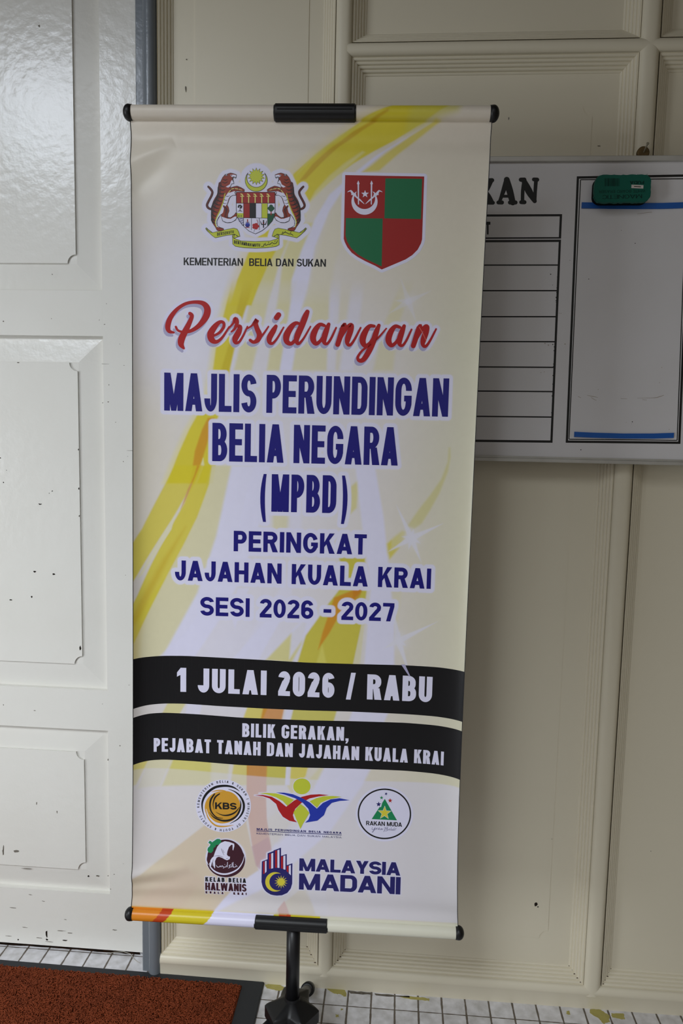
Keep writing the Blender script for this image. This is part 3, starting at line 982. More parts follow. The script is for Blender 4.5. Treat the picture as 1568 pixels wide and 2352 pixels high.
def artwork(X, Y):
    col = np.empty(X.shape + (3,))
    # ground: cream at the top and right, whiter glow through the middle
    def glow(cx, cy, rx, ry_): return np.exp(-((X - cx) / rx) ** 2 - ((Y - cy) / ry_) ** 2)
    base = lin((226, 218, 200)); white = lin((234, 231, 238)); right = lin((222, 217, 192)); pink = lin((228, 216, 206))
    col[:] = base
    def lay(c, a):
        a = np.clip(a, 0, 1)[..., None]
        col[:] = col * (1 - a) + lin(c) * a
    lay((228, 216, 206), 0.8 * np.clip((420 - Y) / 300, 0, 1))
    lay((220, 216, 188), 0.9 * np.clip((X - 900) / 160, 0, 1) * np.clip((Y - 500) / 300, 0, 1))
    lay((229, 227, 242), 0.95 * glow(470, 640, 190, 170)); lay((229, 227, 242), 0.8 * glow(430, 800, 120, 120))
    lay((228, 226, 245), 0.7 * glow(700, 900, 260, 260)); lay((228, 226, 249), 0.8 * glow(560, 1500, 300, 240))
    lay((228, 226, 244), 0.5 * glow(640, 1200, 220, 200))
    def P(pts, c, a, s=3, fade=None, out=None):
        k = a * soft_poly(X, Y, pts, s)
        if fade: k = k * np.clip((Y - fade[0]) / (fade[1] - fade[0]), 0, 1)
        if out: k = k * np.clip((out[1] - Y) / (out[1] - out[0]), 0, 1)
        lay(c, k)
    # pale streaks fanning down from the upper swoosh
    P(z1([(760, 490), (700, 560), (650, 680), (600, 870), (520, 870), (560, 720), (640, 560), (700, 480)]), PALE, .9, 4, out=(640, 700))
    P(z2([(545, 0), (620, 0), (590, 150), (530, 390), (455, 390), (500, 200)]), PALE2, .95, 5, fade=(640, 700))
    P(z1([(900, 420), (840, 560), (790, 700), (770, 870), (860, 870), (880, 700), (930, 560), (960, 600)]), CREAM, .9, 7, out=(640, 700))
    P(z1([(720, 520), (665, 660), (640, 870), (700, 870), (740, 700), (800, 520)]), PALE, .8, 4, out=(640, 700))
    P(z2([(655, 0), (712, 0), (650, 390), (595, 390)]), PALE2, 1, 5, fade=(640, 700))
    P(z2([(770, 0), (865, 0), (850, 390), (700, 390)]), PALE2, .8, 5, fade=(640, 700))
    P(z2([(905, 0), (965, 0), (900, 390), (850, 390)]), CREAM, .8, 7, fade=(640, 700))
    P(z2([(1170, 0), (1225, 0), (1150, 200), (1130, 390), (1045, 390), (1090, 200)]), PALE, .45, 6, fade=(640, 700))
    P(z2([(955, 0), (1010, 0), (960, 390), (905, 390)]), WHITE_, .5, 6, fade=(640, 700))
    # white streaks
    P(z1([(1290, 95), (1160, 170), (1050, 240), (940, 330), (860, 400), (800, 500), (740, 640), (700, 760), (690, 870), (760, 870), (770, 780), (800, 620), (860, 470), (930, 360), (1000, 300), (1100, 215), (1200, 150)]), WHITE_, .95, 4, out=(640, 700))
    P(z2([(712, 0), (775, 0), (740, 130), (700, 390), (650, 390), (690, 150)]), WHITE_, 1, 4, fade=(640, 700))
    P(z2([(862, 0), (910, 0), (885, 390), (850, 390)]), WHITE_, .6, 5, fade=(640, 700))
    # main yellow swoosh
    S1 = z1([(1130, 28), (1000, 85), (880, 165), (790, 240), (710, 310), (640, 420), (580, 540), (515, 650), (470, 760), (440, 870), (530, 870), (560, 790), (600, 700), (660, 590), (720, 500), (800, 400), (890, 320), (960, 270), (1050, 215), (1140, 165), (1230, 110), (1290, 80), (1370, 28)])
    P([(p[0] - 14, p[1] - 4) for p in S1], (232, 214, 150), .45, 14)
    P(S1, YEL, .97, 3)
    P(z1([(1230, 20), (1420, 20), (1400, 60), (1300, 90), (1180, 140), (1200, 60)]), (212, 204, 90), .7, 12)
    P(z1([(1310, 85), (1200, 150), (1100, 225), (1040, 275), (1000, 305), (1070, 300), (1150, 230), (1250, 150), (1330, 90)]), YEL, .75, 4)
    P(z1([(1000, 215), (920, 270), (860, 320), (800, 385), (770, 440), (790, 420), (850, 360), (930, 290), (1010, 220)]), (228, 220, 150), .8, 4)
    P(z1([(1110, 48), (960, 130), (860, 205), (790, 270), (730, 345), (760, 335), (830, 262), (900, 195), (1000, 125), (1110, 60)]), YELD, .9, 3)
    P(z1([(1080, 60), (900, 160), (780, 260), (720, 320), (730, 300), (800, 225), (900, 145), (1000, 92)]), (222, 212, 100), .6, 4)
    S2 = z2([(450, 0), (425, 100), (395, 220), (378, 300), (366, 390), (350, 470), (310, 560), (265, 640), (220, 740), (170, 867), (200, 867), (365, 867), (385, 760), (350, 680), (400, 560), (436, 400), (452, 320), (480, 200), (520, 80), (545, 0)])
    P([(p[0] - 10, p[1]) for p in S2], (236, 224, 120), .5, 9, fade=(640, 700))
    P(S2, YEL, .95, 3, fade=(640, 700))
    P(z2([(500, 0), (470, 120), (440, 260), (400, 390), (432, 395), (452, 320), (480, 200), (520, 80), (544, 0)]), (208, 186, 40), .8, 4, fade=(640, 700))
    P(z2([(345, 590), (320, 640), (290, 730), (270, 867), (262, 867), (290, 850), (320, 770), (345, 690), (372, 590)]), ORG, .75, 3)
    P(z2([(325, 760), (295, 850), (285, 867), (300, 867), (330, 790)]), (232, 226, 180), .9, 2)
    # where it fans out at the left edge
    P(z3([(450, -20), (540, -20), (470, 250), (395, 480), (240, 700), (120, 800), (-40, 800), (-40, 700), (180, 430), (300, 200), (360, -20)]), PALE2, .9, 4)
    P(z3([(205, -20), (60, 245), (-60, 400), (-60, 560), (40, 435), (195, 205), (250, 110), (310, -20)]), YEL, .85, 3)
    P(z3([(300, -20), (285, 30), (260, 80), (230, 165), (250, 130), (300, 30), (318, -20)]), ORG, .8, 3)
    P(z3([(362, -20), (350, 60), (300, 200), (240, 320), (180, 430), (110, 560), (40, 690), (-60, 860), (-60, 680), (40, 520), (100, 400), (190, 235), (245, 140), (310, -20)]), YEL, .9, 3)
    P(z3([(250, 240), (150, 430), (60, 600), (-40, 760), (-40, 690), (60, 530), (150, 380)]), (206, 172, 44), .55, 8)
    P(z3([(205, 190), (140, 290), (60, 420), (40, 450), (60, 440), (130, 340), (190, 250)]), (230, 224, 196), 1, 2)
    P(z3([(-60, 900), (-60, 640), (60, 640), (50, 700), (40, 900)]), (214, 190, 92), .5, 14)
    # white spray through the middle and right of it
    W = z3([(445, -20), (380, 280), (300, 520), (150, 790), (290, 790), (390, 640), (480, 470), (540, 300), (590, 150), (610, -20)])
    P(W, WHITE_, .95, 5)
    P(z3([(470, 500), (520, 500), (460, 670), (450, 640)]), WHITE_, .7, 3)
    P(z3([(690, -20), (760, -20), (740, 250), (700, 400), (640, 520), (560, 640), (480, 790), (560, 790), (640, 660), (700, 560)]), WHITE_, .5, 7)
    P(z3([(590, 640), (660, 620), (560, 800), (450, 800)]), WHITE_, .8, 4)
    P(z3([(620, 160), (690, 160), (680, 260), (620, 260)]), PALE2, .8, 6)
    P(z3([(700, 690), (590, 805), (700, 815), (740, 740), (770, 620)]), LEM, .7, 4)
    P(z3([(780, 600), (700, 680), (690, 800), (760, 700), (830, 620)]), WHITE_, .8, 4)
    P(z3([(900, 370), (1010, 370), (1020, 500), (1000, 640), (960, 830), (720, 830), (760, 700), (860, 560), (930, 470)]), (206, 194, 58), .95, 3)
    P(z3([(1005, 490), (880, 540), (830, 690), (812, 760), (860, 690), (910, 600), (990, 520)]), ORG, .85, 3)
    P(z3([(960, 500), (1010, 490), (985, 540), (960, 560)]), (206, 124, 30), .6, 3)
    P(z3([(830, 740), (800, 830), (850, 830)]), (224, 216, 110), .7, 4)
    P(z3([(950, 70), (985, 40), (975, 160), (950, 185)]), LEM, .6, 4)
    P(z3([(1010, 640), (990, 820), (960, 830), (1000, 640)]), PALE2, .8, 3)
    P(z3([(970, -20), (1000, 250), (1035, 500), (1005, 850), (1135, 850), (1135, 640), (1110, 400), (1090, 200), (1052, -20)]), WHITE_, .92, 4)
    P(z3([(1120, 420), (1180, 400), (1150, 640), (1135, 640)]), PALE2, .4, 6)
    P(z5([(700, -100), (690, 50), (620, 230), (500, 400), (380, 550), (255, 730), (330, 760), (410, 700), (500, 560), (600, 380), (690, 160), (720, 0), (715, -100)]), (212, 204, 118), .6, 4)
    P(z5([(40, 920), (110, 850), (200, 780), (240, 790), (230, 860), (150, 980), (70, 1075), (45, 1000)]), LEM, .65, 5)
    P(z5([(40, 920), (85, 880), (85, 950), (55, 1000)]), YEL, .6, 4); P(z5([(55, 1010), (165, 965), (70, 1075)]), YEL, .6, 4)
    # strip between the black bands and below them
    strip = ((Y > 1500) & (Y < 2090)).astype(float)
    P(z4([(130, 290), (190, 180), (270, 180), (200, 300)]), LEM, .6, 3)
    P(z4([(265, 180), (330, 180), (300, 300), (240, 300)]), WHITE_, .6, 3)
    P(z4([(490, 290), (530, 180), (620, 180), (570, 300)]), YEL, .8, 3)
    P(z4([(565, 300), (590, 180), (680, 180), (655, 300)]), ORG, .85, 3)
    P(z4([(690, 300), (720, 180), (910, 180), (875, 300)]), (206, 196, 60), .85, 3)
    P(z4([(665, 300), (690, 180), (720, 180), (692, 300)]), WHITE_, .7, 3)
    P(z4([(935, 310), (980, 180), (1140, 180), (1085, 310)]), WHITE_, .9, 4)
    P(z4([(-60, 560), (-20, 440), (95, 440), (35, 540)]), YEL, .7, 4)
    P(z4([(95, 440), (195, 440), (140, 560), (40, 560)]), PALE2, .8, 4)
    P(z4([(150, 560), (200, 440), (370, 440), (360, 560)]), LEM, .8, 4)
    P(z4([(360, 440), (440, 440), (425, 560), (355, 560)]), PALE2, .9, 4)
    P(z4([(440, 560), (460, 440), (520, 440), (512, 560)]), YEL, .7, 3)
    P(z4([(510, 470), (600, 470), (592, 620), (595, 700), (620, 860), (560, 940), (530, 800), (508, 640)]), (208, 140, 44), .9, 2)
    P(z4([(592, 560), (598, 440), (680, 440), (675, 560)]), (206, 196, 66), .9, 3)
    P(z4([(680, 560), (690, 440), (780, 440), (760, 520), (700, 600)]), YEL, .8, 3)
    P(z4([(672, 560), (680, 440), (700, 440), (692, 560)]), WHITE_, .8, 2)
    P(z4([(770, 540), (860, 440), (960, 440), (820, 620)]), PALE2, .7, 4)
    P(z4([(860, 440), (1060, 440), (1000, 560), (860, 760), (700, 900), (560, 1010), (340, 1120), (380, 1070), (560, 900), (760, 640)]), WHITE_, .9, 5)
    P(z4([(-60, 980), (60, 930), (200, 830), (330, 730), (500, 680), (530, 820), (560, 920), (470, 980), (400, 1060), (340, 1130), (-60, 1130)]), (214, 186, 110), .92, 3)
    P(z4([(-60, 980), (60, 930), (200, 830), (160, 900), (-60, 1030)]), (220, 202, 130), .5, 10)
    P(z4([(-60, 1100), (60, 1040), (250, 900), (330, 960), (200, 1130), (-60, 1130)]), (206, 160, 92), .30, 10)
    P(z4([(530, 820), (600, 780), (625, 870), (570, 920), (548, 900)]), (186, 106, 70), .7, 2)
    P(z4([(600, 700), (700, 620), (860, 600), (760, 700), (640, 810), (605, 780)]), (224, 214, 176), .5, 6)
    P(z4([(670, 1060), (760, 980), (800, 1110), (740, 1130), (640, 1130), (610, 1130)]), (218, 204, 140), .8, 3)
    P(z4([(640, 1090), (668, 1055), (695, 1120), (650, 1125)]), (206, 130, 50), .8, 2)
    P(z4([(740, 970), (830, 930), (860, 1120), (810, 1120)]), (228, 224, 214), .6, 5)
    # sparkles
    for cx, cy, rays, al in ((945, 1236, [(910, 1160), (1019, 1202), (891, 1267), (968, 1292), (950, 1215), (922, 1232), (966, 1248), (938, 1262)], .85),
                             (915, 1472, [(1006, 1427), (942, 1552), (880, 1490), (903, 1400), (933, 1483), (918, 1450)], .85),
                             (938, 692, [(920, 640), (990, 668), (890, 722), (956, 740), (905, 690)], .45)):
        for rx_, ry_ in rays:
            dx_, dy_ = rx_ - cx, ry_ - cy; n = math.hypot(dx_, dy_); ox, oy = -dy_ / n * 7, dx_ / n * 7
            P([(cx + ox, cy + oy), (rx_, ry_), (cx - ox, cy - oy)], (230, 228, 240), al, 1.6)
        lay((230, 228, 240), al * np.exp(-((X - cx) ** 2 + (Y - cy) ** 2) / 330.0))
    # watercolour grain first, then the plain white outlines of lettering and crests
    nz = 0.6 * blur_noise(X, Y, 9, 1) + 0.4 * blur_noise(X, Y, 26, 2)
    col *= (0.985 + 0.03 * nz)[..., None]
    hal = np.zeros(X.shape)
    fx, fy = X.reshape(-1), Y.reshape(-1); hf = hal.reshape(-1)
    bins = {}
    bx_, by_ = (fx // 40).astype(int), (fy // 40).astype(int)
    order = np.lexsort((bx_, by_)); kb = by_[order] * 1000 + bx_[order]
    cuts = np.flatnonzero(np.diff(kb)) + 1
    for seg in np.split(order, cuts): bins[(bx_[seg[0]], by_[seg[0]])] = seg
    for pts, w in HALOS:
        x0, x1 = min(p[0] for p in pts) - w - 2, max(p[0] for p in pts) + w + 2
        y0, y1 = min(p[1] for p in pts) - w - 2, max(p[1] for p in pts) + w + 2
        segs = [bins[(i, j)] for i in range(int(x0 // 40), int(x1 // 40) + 1) for j in range(int(y0 // 40), int(y1 // 40) + 1) if (i, j) in bins]
        if not segs: continue
        sel = np.concatenate(segs); x, y = fx[sel], fy[sel]
        dm_ = np.full(x.shape, 1e9); ins = np.zeros(x.shape, bool)
        for i in range(len(pts)):
            ax, ay = pts[i]; cx, cy = pts[(i + 1) % len(pts)]
            ex, ey = cx - ax, cy - ay; L2 = ex * ex + ey * ey + 1e-9
            t = np.clip(((x - ax) * ex + (y - ay) * ey) / L2, 0, 1)
            dm_ = np.minimum(dm_, np.hypot(x - ax - t * ex, y - ay - t * ey))
            ins ^= ((ay > y) != (cy > y)) & (x < ex * (y - ay) / (ey if abs(ey) > 1e-9 else 1e-9) + ax)
        sd = np.where(ins, dm_, -dm_) + w
        hf[sel] = np.maximum(hf[sel], np.clip(sd / 2.0 + .5, 0, 1))
    late = (Y > 1770)
    lay((227, 225, 248), hal * .96 * ~late)
    # milky panel behind the club emblems
    yy = 1783 + 0.055 * (X - 660) - 5 * np.cos((X - 300) / 760 * 2 * np.pi)
    a = np.clip((Y - yy) / 3 + .5, 0, 1) * np.clip((2081 + 0.055 * (X - 305) - Y) / 4 + .5, 0, 1)
    lay((228, 226, 249), a * (0.36 + 0.20 * np.clip((X - 480) / 300, 0, 1)))
    lay((227, 225, 248), hal * late)
    # print that runs over the lower tube
    low = Y > 2083 + 0.055 * (X - 305)
    for x0, x1, c in ((200, 372, (222, 134, 30)), (372, 398, (196, 70, 26)), (398, 490, (216, 198, 40)), (490, 628, WHITE_), (628, 640, YEL), (640, 668, (206, 70, 24)), (668, 735, YEL), (735, 1200, (228, 226, 208))):
        sh = np.clip((Y - 2085) * -0.9, -60, 60) if x1 < 600 else 0
        xx = X + (Y - 2085 - 0.055 * (X - 305)) * (0.9 if x1 < 640 else 0)
        m = low & (xx >= x0 + 0) & (xx < x1)
        col[m] = lin(c)
    return np.clip(col, 0, 1)


def color_mesh(name, P, U, V, nu, nv, m, parent, smooth=True):
    """grid mesh with the artwork stored as print colour"""
    idx = np.arange(nu * nv).reshape(nv, nu)
    q = np.stack([idx[:-1, :-1], idx[:-1, 1:], idx[1:, 1:], idx[1:, :-1]], -1).reshape(-1, 4)
    me = bpy.data.meshes.new(name)
    me.vertices.add(nu * nv); me.vertices.foreach_set('co', P.reshape(-1).astype(np.float32))
    me.loops.add(q.size); me.loops.foreach_set('vertex_index', q.reshape(-1).astype(np.int32))
    me.polygons.add(len(q)); me.polygons.foreach_set('loop_start', (np.arange(len(q)) * 4).astype(np.int32))
    me.polygons.foreach_set('use_smooth', np.ones(len(q), bool))
    me.update(calc_edges=True)
    X, Y = px_of(U, V)
    col = artwork(X, Y)
    at = me.color_attributes.new('print_colour', 'FLOAT_COLOR', 'POINT')
    at.data.foreach_set('color', np.concatenate([col.reshape(-1, 3), np.ones((nu * nv, 1))], 1).astype(np.float32).reshape(-1))
    me.materials.append(m)
    return link(name, me, parent)


M_print = mat('printed_banner_vinyl', (0.8, 0.8, 0.8, 1), 0.36, 0.4)
an = M_print.node_tree.nodes.new('ShaderNodeAttribute'); an.attribute_name = 'print_colour'
M_print.node_tree.links.new(an.outputs['Color'], M_print.node_tree.nodes['Principled BSDF'].inputs['Base Color'])
M_back = mat('dark_vinyl_back', rgb(26, 24, 30), 0.6, 0.3)
M_blk = mat('black_plastic', rgb(17, 17, 19), 0.42, 0.4)
M_blk2 = mat('black_satin_tube', rgb(20, 20, 23), 0.35, 0.45)
M_gtube = mat('grey_leg_tube', rgb(84, 84, 86), 0.45, 0.4)
M_steel = mat('bright_steel', rgb(190, 190, 195), 0.25, 0.5, metal=1.0)

POLE = np.array([-0.1665, -0.2265])
stand = empty('banner_stand', (POLE[0], POLE[1], 0.0))
tag(stand, 'tall printed conference banner hung between two tubes on a black tripod stand', 'banner')


# ------------------------------------------------------------------ printed matter on the sheet
def edgeL(y): return 298 + 4 * (y - 238) / 1871
def edgeR(y): return 1129 - 77 * (y - 247) / 1911


def band(pr, top, bot, m, layer):
    z = Z(300, 1480, 1 / 1.985)
    t = np.array(z(top)); b_ = np.array(z(bot))
    n, k = 230, 8
    ym = t[:, 1].mean()
    xs = np.linspace(edgeL(ym), edgeR(ym), n)
    def smooth(tab):
        y = np.interp(xs, tab[:, 0], tab[:, 1]); yy = y.copy()
        for _ in range(14): yy[1:-1] = (yy[:-2] + 2 * yy[1:-1] + yy[2:]) / 4
        return yy
    ty, by = smooth(t), smooth(b_)
    for i in range(n - 1):
        for j in range(k):
            a, c = j / k, (j + 1) / k
            L = lambda i, a: (edgeL(ty[i]) + (xs[i] - xs[0]) / (xs[-1] - xs[0]) * (edgeR(ty[i] + (by[i] - ty[i]) * a) - edgeL(ty[i])), ty[i] + (by[i] - ty[i]) * a)
            pr.poly([L(i, a), L(i + 1, a), L(i + 1, c), L(i, c)], m, layer)


pr = Print('date_band', 'black wavy band reading 1 JULAI 2026 / RABU')
band(pr, [(0, 52), (80, 51), (150, 50), (250, 52), (400, 60), (600, 71), (800, 83), (1000, 89), (1250, 95), (1400, 102), (1540, 113)],
     [(0, 276), (80, 269), (150, 267), (250, 270), (400, 281), (600, 292), (800, 301), (1000, 306), (1250, 317), (1400, 326), (1540, 338)], K_black, 0)
textline(pr, '1 JULAI 2026 / RABU', (405.8, 1588), (992.7, 1612.5), 55, 58.5, K_white, 1, s=.235, b_=.195, ry=.26, gap=.11)
pr.poly([(921, 1526), (930, 1526), (942, 1552), (940, 1554)], K_shade, 2)
PRINTS.append(pr)

pr = Print('venue_band', 'black wavy band reading BILIK GERAKAN, PEJABAT TANAH DAN JAJAHAN KUALA KRAI')
band(pr, [(0, 316), (80, 309), (150, 309), (300, 318), (500, 334), (800, 346), (1000, 350), (1250, 357), (1400, 367), (1540, 381)],
     [(0, 529), (80, 522), (150, 522), (300, 533), (500, 550), (800, 562), (1000, 566), (1250, 575), (1400, 586), (1540, 600)], K_black, 0)
textline(pr, 'BILIK GERAKAN,', (556, 1692.5), (800, 1701.8), 31.5, 31.5, K_white, 1, s=.225, b_=.185, ry=.26, gap=.11)
textline(pr, 'PEJABAT TANAH DAN JAJAHAN KUALA KRAI', (351.4, 1724), (1021.4, 1755.4), 31.5, 31.5, K_white, 1, s=.225, b_=.185, ry=.26, gap=.11)
PRINTS.append(pr)

pr = Print('headline_lettering', 'navy capitals with white outline reading MAJLIS PERUNDINGAN BELIA NEGARA (MPBD)')
kw = dict(s=.155, b_=.16, ry=.30, gap=.05, halo=9)
textline(pr, 'MAJLIS PERUNDINGAN', (376, 943), (1029.5, 957.5), 87, 88, K_navy, 3, **kw)
textline(pr, 'BELIA NEGARA', (487, 1059), (913, 1069.5), 88, 88, K_navy, 3, **kw)
textline(pr, '(MPBD)', (597, 1174.5), (797, 1179.5), 86, 87, K_navy, 3, s=.155, b_=.16, ry=.30, gap=.06, halo=9)
PRINTS.append(pr)

pr = Print('district_lettering', 'navy capitals with white outline reading PERINGKAT JAJAHAN KUALA KRAI')
kw = dict(s=.215, b_=.195, ry=.40, gap=.10, halo=9.5)
textline(pr, 'PERINGKAT', (536.3, 1266), (841, 1274), 47, 46.5, K_navy, 3, **kw)
textline(pr, 'JAJAHAN KUALA KRAI', (401, 1332.5), (989.6, 1352.3), 46, 46.5, K_navy, 3, **kw)
PRINTS.append(pr)
pr = Print('session_lettering', 'navy capitals with white outline reading SESI 2026 - 2027')
textline(pr, 'SESI 2026 - 2027', (459.5, 1413.5), (904.6, 1427.5), 43, 42, K_navy, 3, **kw)
PRINTS.append(pr)

pr = Print('ministry_lettering', 'small black capitals reading KEMENTERIAN BELIA DAN SUKAN')
textline(pr, 'KEMENTERIAN  BELIA DAN SUKAN', (421.5, 609.3), (748, 612.8), 17.6, 17.6, K_black, 1, s=.18, b_=.15, ry=.34, gap=.07)
PRINTS.append(pr)

# flowing red title
pr = Print('title_lettering', 'red brush script title reading Persidangan, white outline and lavender drop')
zt = Z(360, 660, 1 / 2.24)
A1 = [[(862, 197, 12), (838, 192, 16), (814, 222, 24), (803, 262, 25), (818, 290, 17), (842, 274, 13), (862, 240, 11), (878, 200, 10)],
      [(884, 190, 14), (872, 222, 22), (860, 262, 23), (862, 285, 16), (876, 290, 11), (897, 262, 9), (922, 208, 7)]]
N1 = [[(950, 200, 6), (966, 192, 18), (958, 210, 22), (945, 248, 22), (930, 294, 20)],
      [(934, 288, 8), (962, 235, 10), (985, 200, 14), (1000, 196, 20), (996, 222, 24), (982, 264, 23), (980, 288, 16), (994, 297, 12), (1018, 266, 9), (1048, 208, 7)]]
strokes = [
    [(86, 233, 8), (62, 226, 16), (55, 200, 22), (70, 155, 20), (105, 112, 15), (150, 84, 13), (200, 76, 14), (240, 84, 20), (260, 112, 27), (252, 152, 27), (218, 196, 20), (175, 224, 14), (135, 230, 10), (108, 222, 9), (97, 204, 9)],
    [(170, 135, 14), (180, 146, 16), (172, 172, 18), (150, 218, 24), (128, 262, 28), (124, 292, 24), (138, 314, 9)],
    [(285, 252, 9), (318, 236, 11), (342, 208, 12), (344, 184, 12), (326, 178, 14), (300, 200, 22), (277, 238, 28), (283, 270, 25), (308, 280, 15), (338, 256, 10), (372, 204, 7)],
    [(366, 214, 7), (392, 186, 9), (404, 164, 20), (412, 184, 16), (400, 214, 10), (384, 228, 7)],
    [(404, 200, 10), (428, 202, 16), (420, 232, 24), (403, 264, 24), (406, 284, 16), (424, 280, 10), (446, 246, 8), (466, 202, 6)],
    [(462, 214, 6), (490, 196, 8), (514, 168, 18), (508, 186, 19), (516, 214, 20), (528, 244, 22), (520, 270, 20), (498, 282, 14), (480, 272, 12)],
    [(520, 274, 10), (548, 240, 8), (574, 202, 6)],
    [(612, 200, 14), (600, 222, 22), (580, 258, 23), (580, 282, 17), (596, 288, 11), (622, 258, 8), (652, 206, 6)],
    [(616, 156, 22), (626, 142, 22)],
    [(742, 192, 10), (716, 184, 15), (690, 206, 23), (668, 246, 27), (668, 278, 22), (690, 290, 16), (712, 270, 13), (734, 232, 11), (748, 204, 9)],
    [(774, 126, 18), (764, 150, 24), (746, 196, 25), (724, 246, 25), (718, 274, 20), (730, 290, 12), (758, 258, 8), (790, 202, 6)],
    *A1, *N1,
    [(1118, 200, 12), (1094, 200, 16), (1072, 228, 24), (1058, 270, 26), (1070, 300, 18), (1094, 288, 13), (1116, 252, 11), (1132, 212, 10)],
    [(1142, 196, 14), (1128, 232, 22), (1112, 282, 23), (1088, 334, 23), (1062, 372, 20), (1040, 376, 15), (1034, 358, 11), (1056, 326, 9), (1100, 292, 9), (1140, 258, 8), (1180, 212, 6)],
    *[[(x + 388 + (y - 240) * 0, y + 9, w) for x, y, w in s] for s in A1],
    *[[(x + 389, y + 7, w) for x, y, w in s] for s in N1]]
for s in strokes:
    q = zt([(x, y, w * 1.22 + 1) for x, y, w in s])
    pr.brush([(x, y, w + 15) for x, y, w in q], K_halo, 1, smooth=3)
    pr.brush([(x - 4, y + 6.5, w + 1) for x, y, w in q], K_shade, 2, smooth=3)
    pr.brush(q, K_red, 3, smooth=5)
pr.brush(zt([(1350, 205, 3), (1370, 240, 3), (1386, 276, 2)]), ink('print_pale_red', 226, 120, 106), 4, smooth=2)
PRINTS.append(pr)

# coat of arms with two tigers
pr = Print('coat_of_arms', 'printed coat of arms: two tigers, shield, crescent, star and yellow ribbon')
zc = Z(450, 370, 1 / 5.407)
mir = lambda pts: [((1484 - p[0],) + tuple(p[1:])) for p in pts]
body = [(362, 168), (380, 178), (395, 158), (430, 148), (470, 158), (502, 172), (498, 205), (488, 215), (470, 195), (455, 200), (452, 235), (468, 262), (470, 280), (440, 285), (430, 312), (425, 335), (470, 318), (510, 310), (560, 330), (600, 355), (598, 380), (560, 378), (500, 372), (480, 395), (500, 410), (498, 425), (460, 425), (430, 440),
        (412, 470), (400, 510), (385, 545), (402, 575), (410, 620), (394, 660), (392, 700), (430, 703), (475, 670), (495, 640), (508, 660), (510, 700), (490, 735), (440, 760), (385, 765), (330, 745), (318, 700), (312, 662), (280, 700), (258, 745), (262, 800), (295, 828), (340, 838), (345, 858), (300, 872), (262, 862), (240, 820), (205, 770), (188, 735), (190, 690), (205, 640), (192, 610), (200, 560), (235, 500), (265, 455), (276, 400), (276, 330), (300, 270), (330, 205)]
head_ear = [(358, 168), (385, 162), (392, 180), (372, 186)]
belly = [(395, 395), (430, 390), (470, 375), (495, 378), (478, 395), (492, 418), (455, 425), (425, 440), (405, 470), (395, 505), (380, 545), (350, 580), (335, 640), (310, 665), (290, 650), (315, 580), (340, 510), (365, 440)]
leg_w = [(310, 664), (280, 702), (258, 745), (262, 800), (290, 826), (250, 815), (240, 760), (250, 700), (290, 650)]
leg_w2 = [(318, 690), (345, 700), (390, 715), (430, 718), (480, 690), (505, 690), (490, 735), (440, 760), (385, 765), (330, 745)]
throat = [(448, 235), (468, 262), (466, 282), (440, 288), (430, 312), (400, 330), (370, 320), (420, 290), (435, 250)]
face = [(425, 172), (470, 168), (500, 178), (497, 205), (488, 214), (470, 195), (455, 202), (440, 195)]
stripes = [[(300, 300, 8), (330, 320, 12), (360, 318, 4)], [(290, 350, 8), (330, 365, 12), (365, 350, 4)], [(285, 400, 10), (325, 410, 13), (360, 400, 4)], [(275, 440, 10), (310, 455, 13), (345, 450, 4)],
           [(255, 480, 10), (295, 500, 14), (330, 495, 4)], [(232, 520, 10), (270, 545, 14), (310, 545, 4)], [(212, 560, 12), (250, 585, 14), (290, 590, 4)], [(200, 610, 10), (235, 630, 14), (270, 640, 4)],
           [(200, 660, 12), (225, 680, 14), (250, 690, 4)], [(195, 710, 12), (220, 730, 14), (238, 740, 4)], [(205, 760, 10), (225, 770, 12), (240, 780, 4)], [(335, 225, 6), (365, 240, 10), (390, 225, 4)], [(325, 260, 6), (360, 275, 10), (395, 255, 4)],
           [(470, 330, 4), (480, 345, 8), (478, 360, 3)], [(520, 322, 4), (530, 340, 8), (528, 358, 3)], [(420, 345, 4), (440, 360, 9), (446, 380, 3)], [(355, 560, 4), (385, 600, 10), (380, 650, 3)], [(370, 690, 4), (400, 705, 8), (440, 700, 3)], [(380, 440, 8), (405, 436, 5), (420, 430, 3)], [(350, 480, 8), (375, 488, 5), (390, 484, 3)], [(335, 520, 8), (360, 530, 5), (378, 526, 3)]]
tail = [(152, 318, 20), (178, 345, 24), (203, 385, 24), (190, 435, 24), (155, 500, 24), (136, 550, 24), (155, 585, 24), (196, 600, 22)]
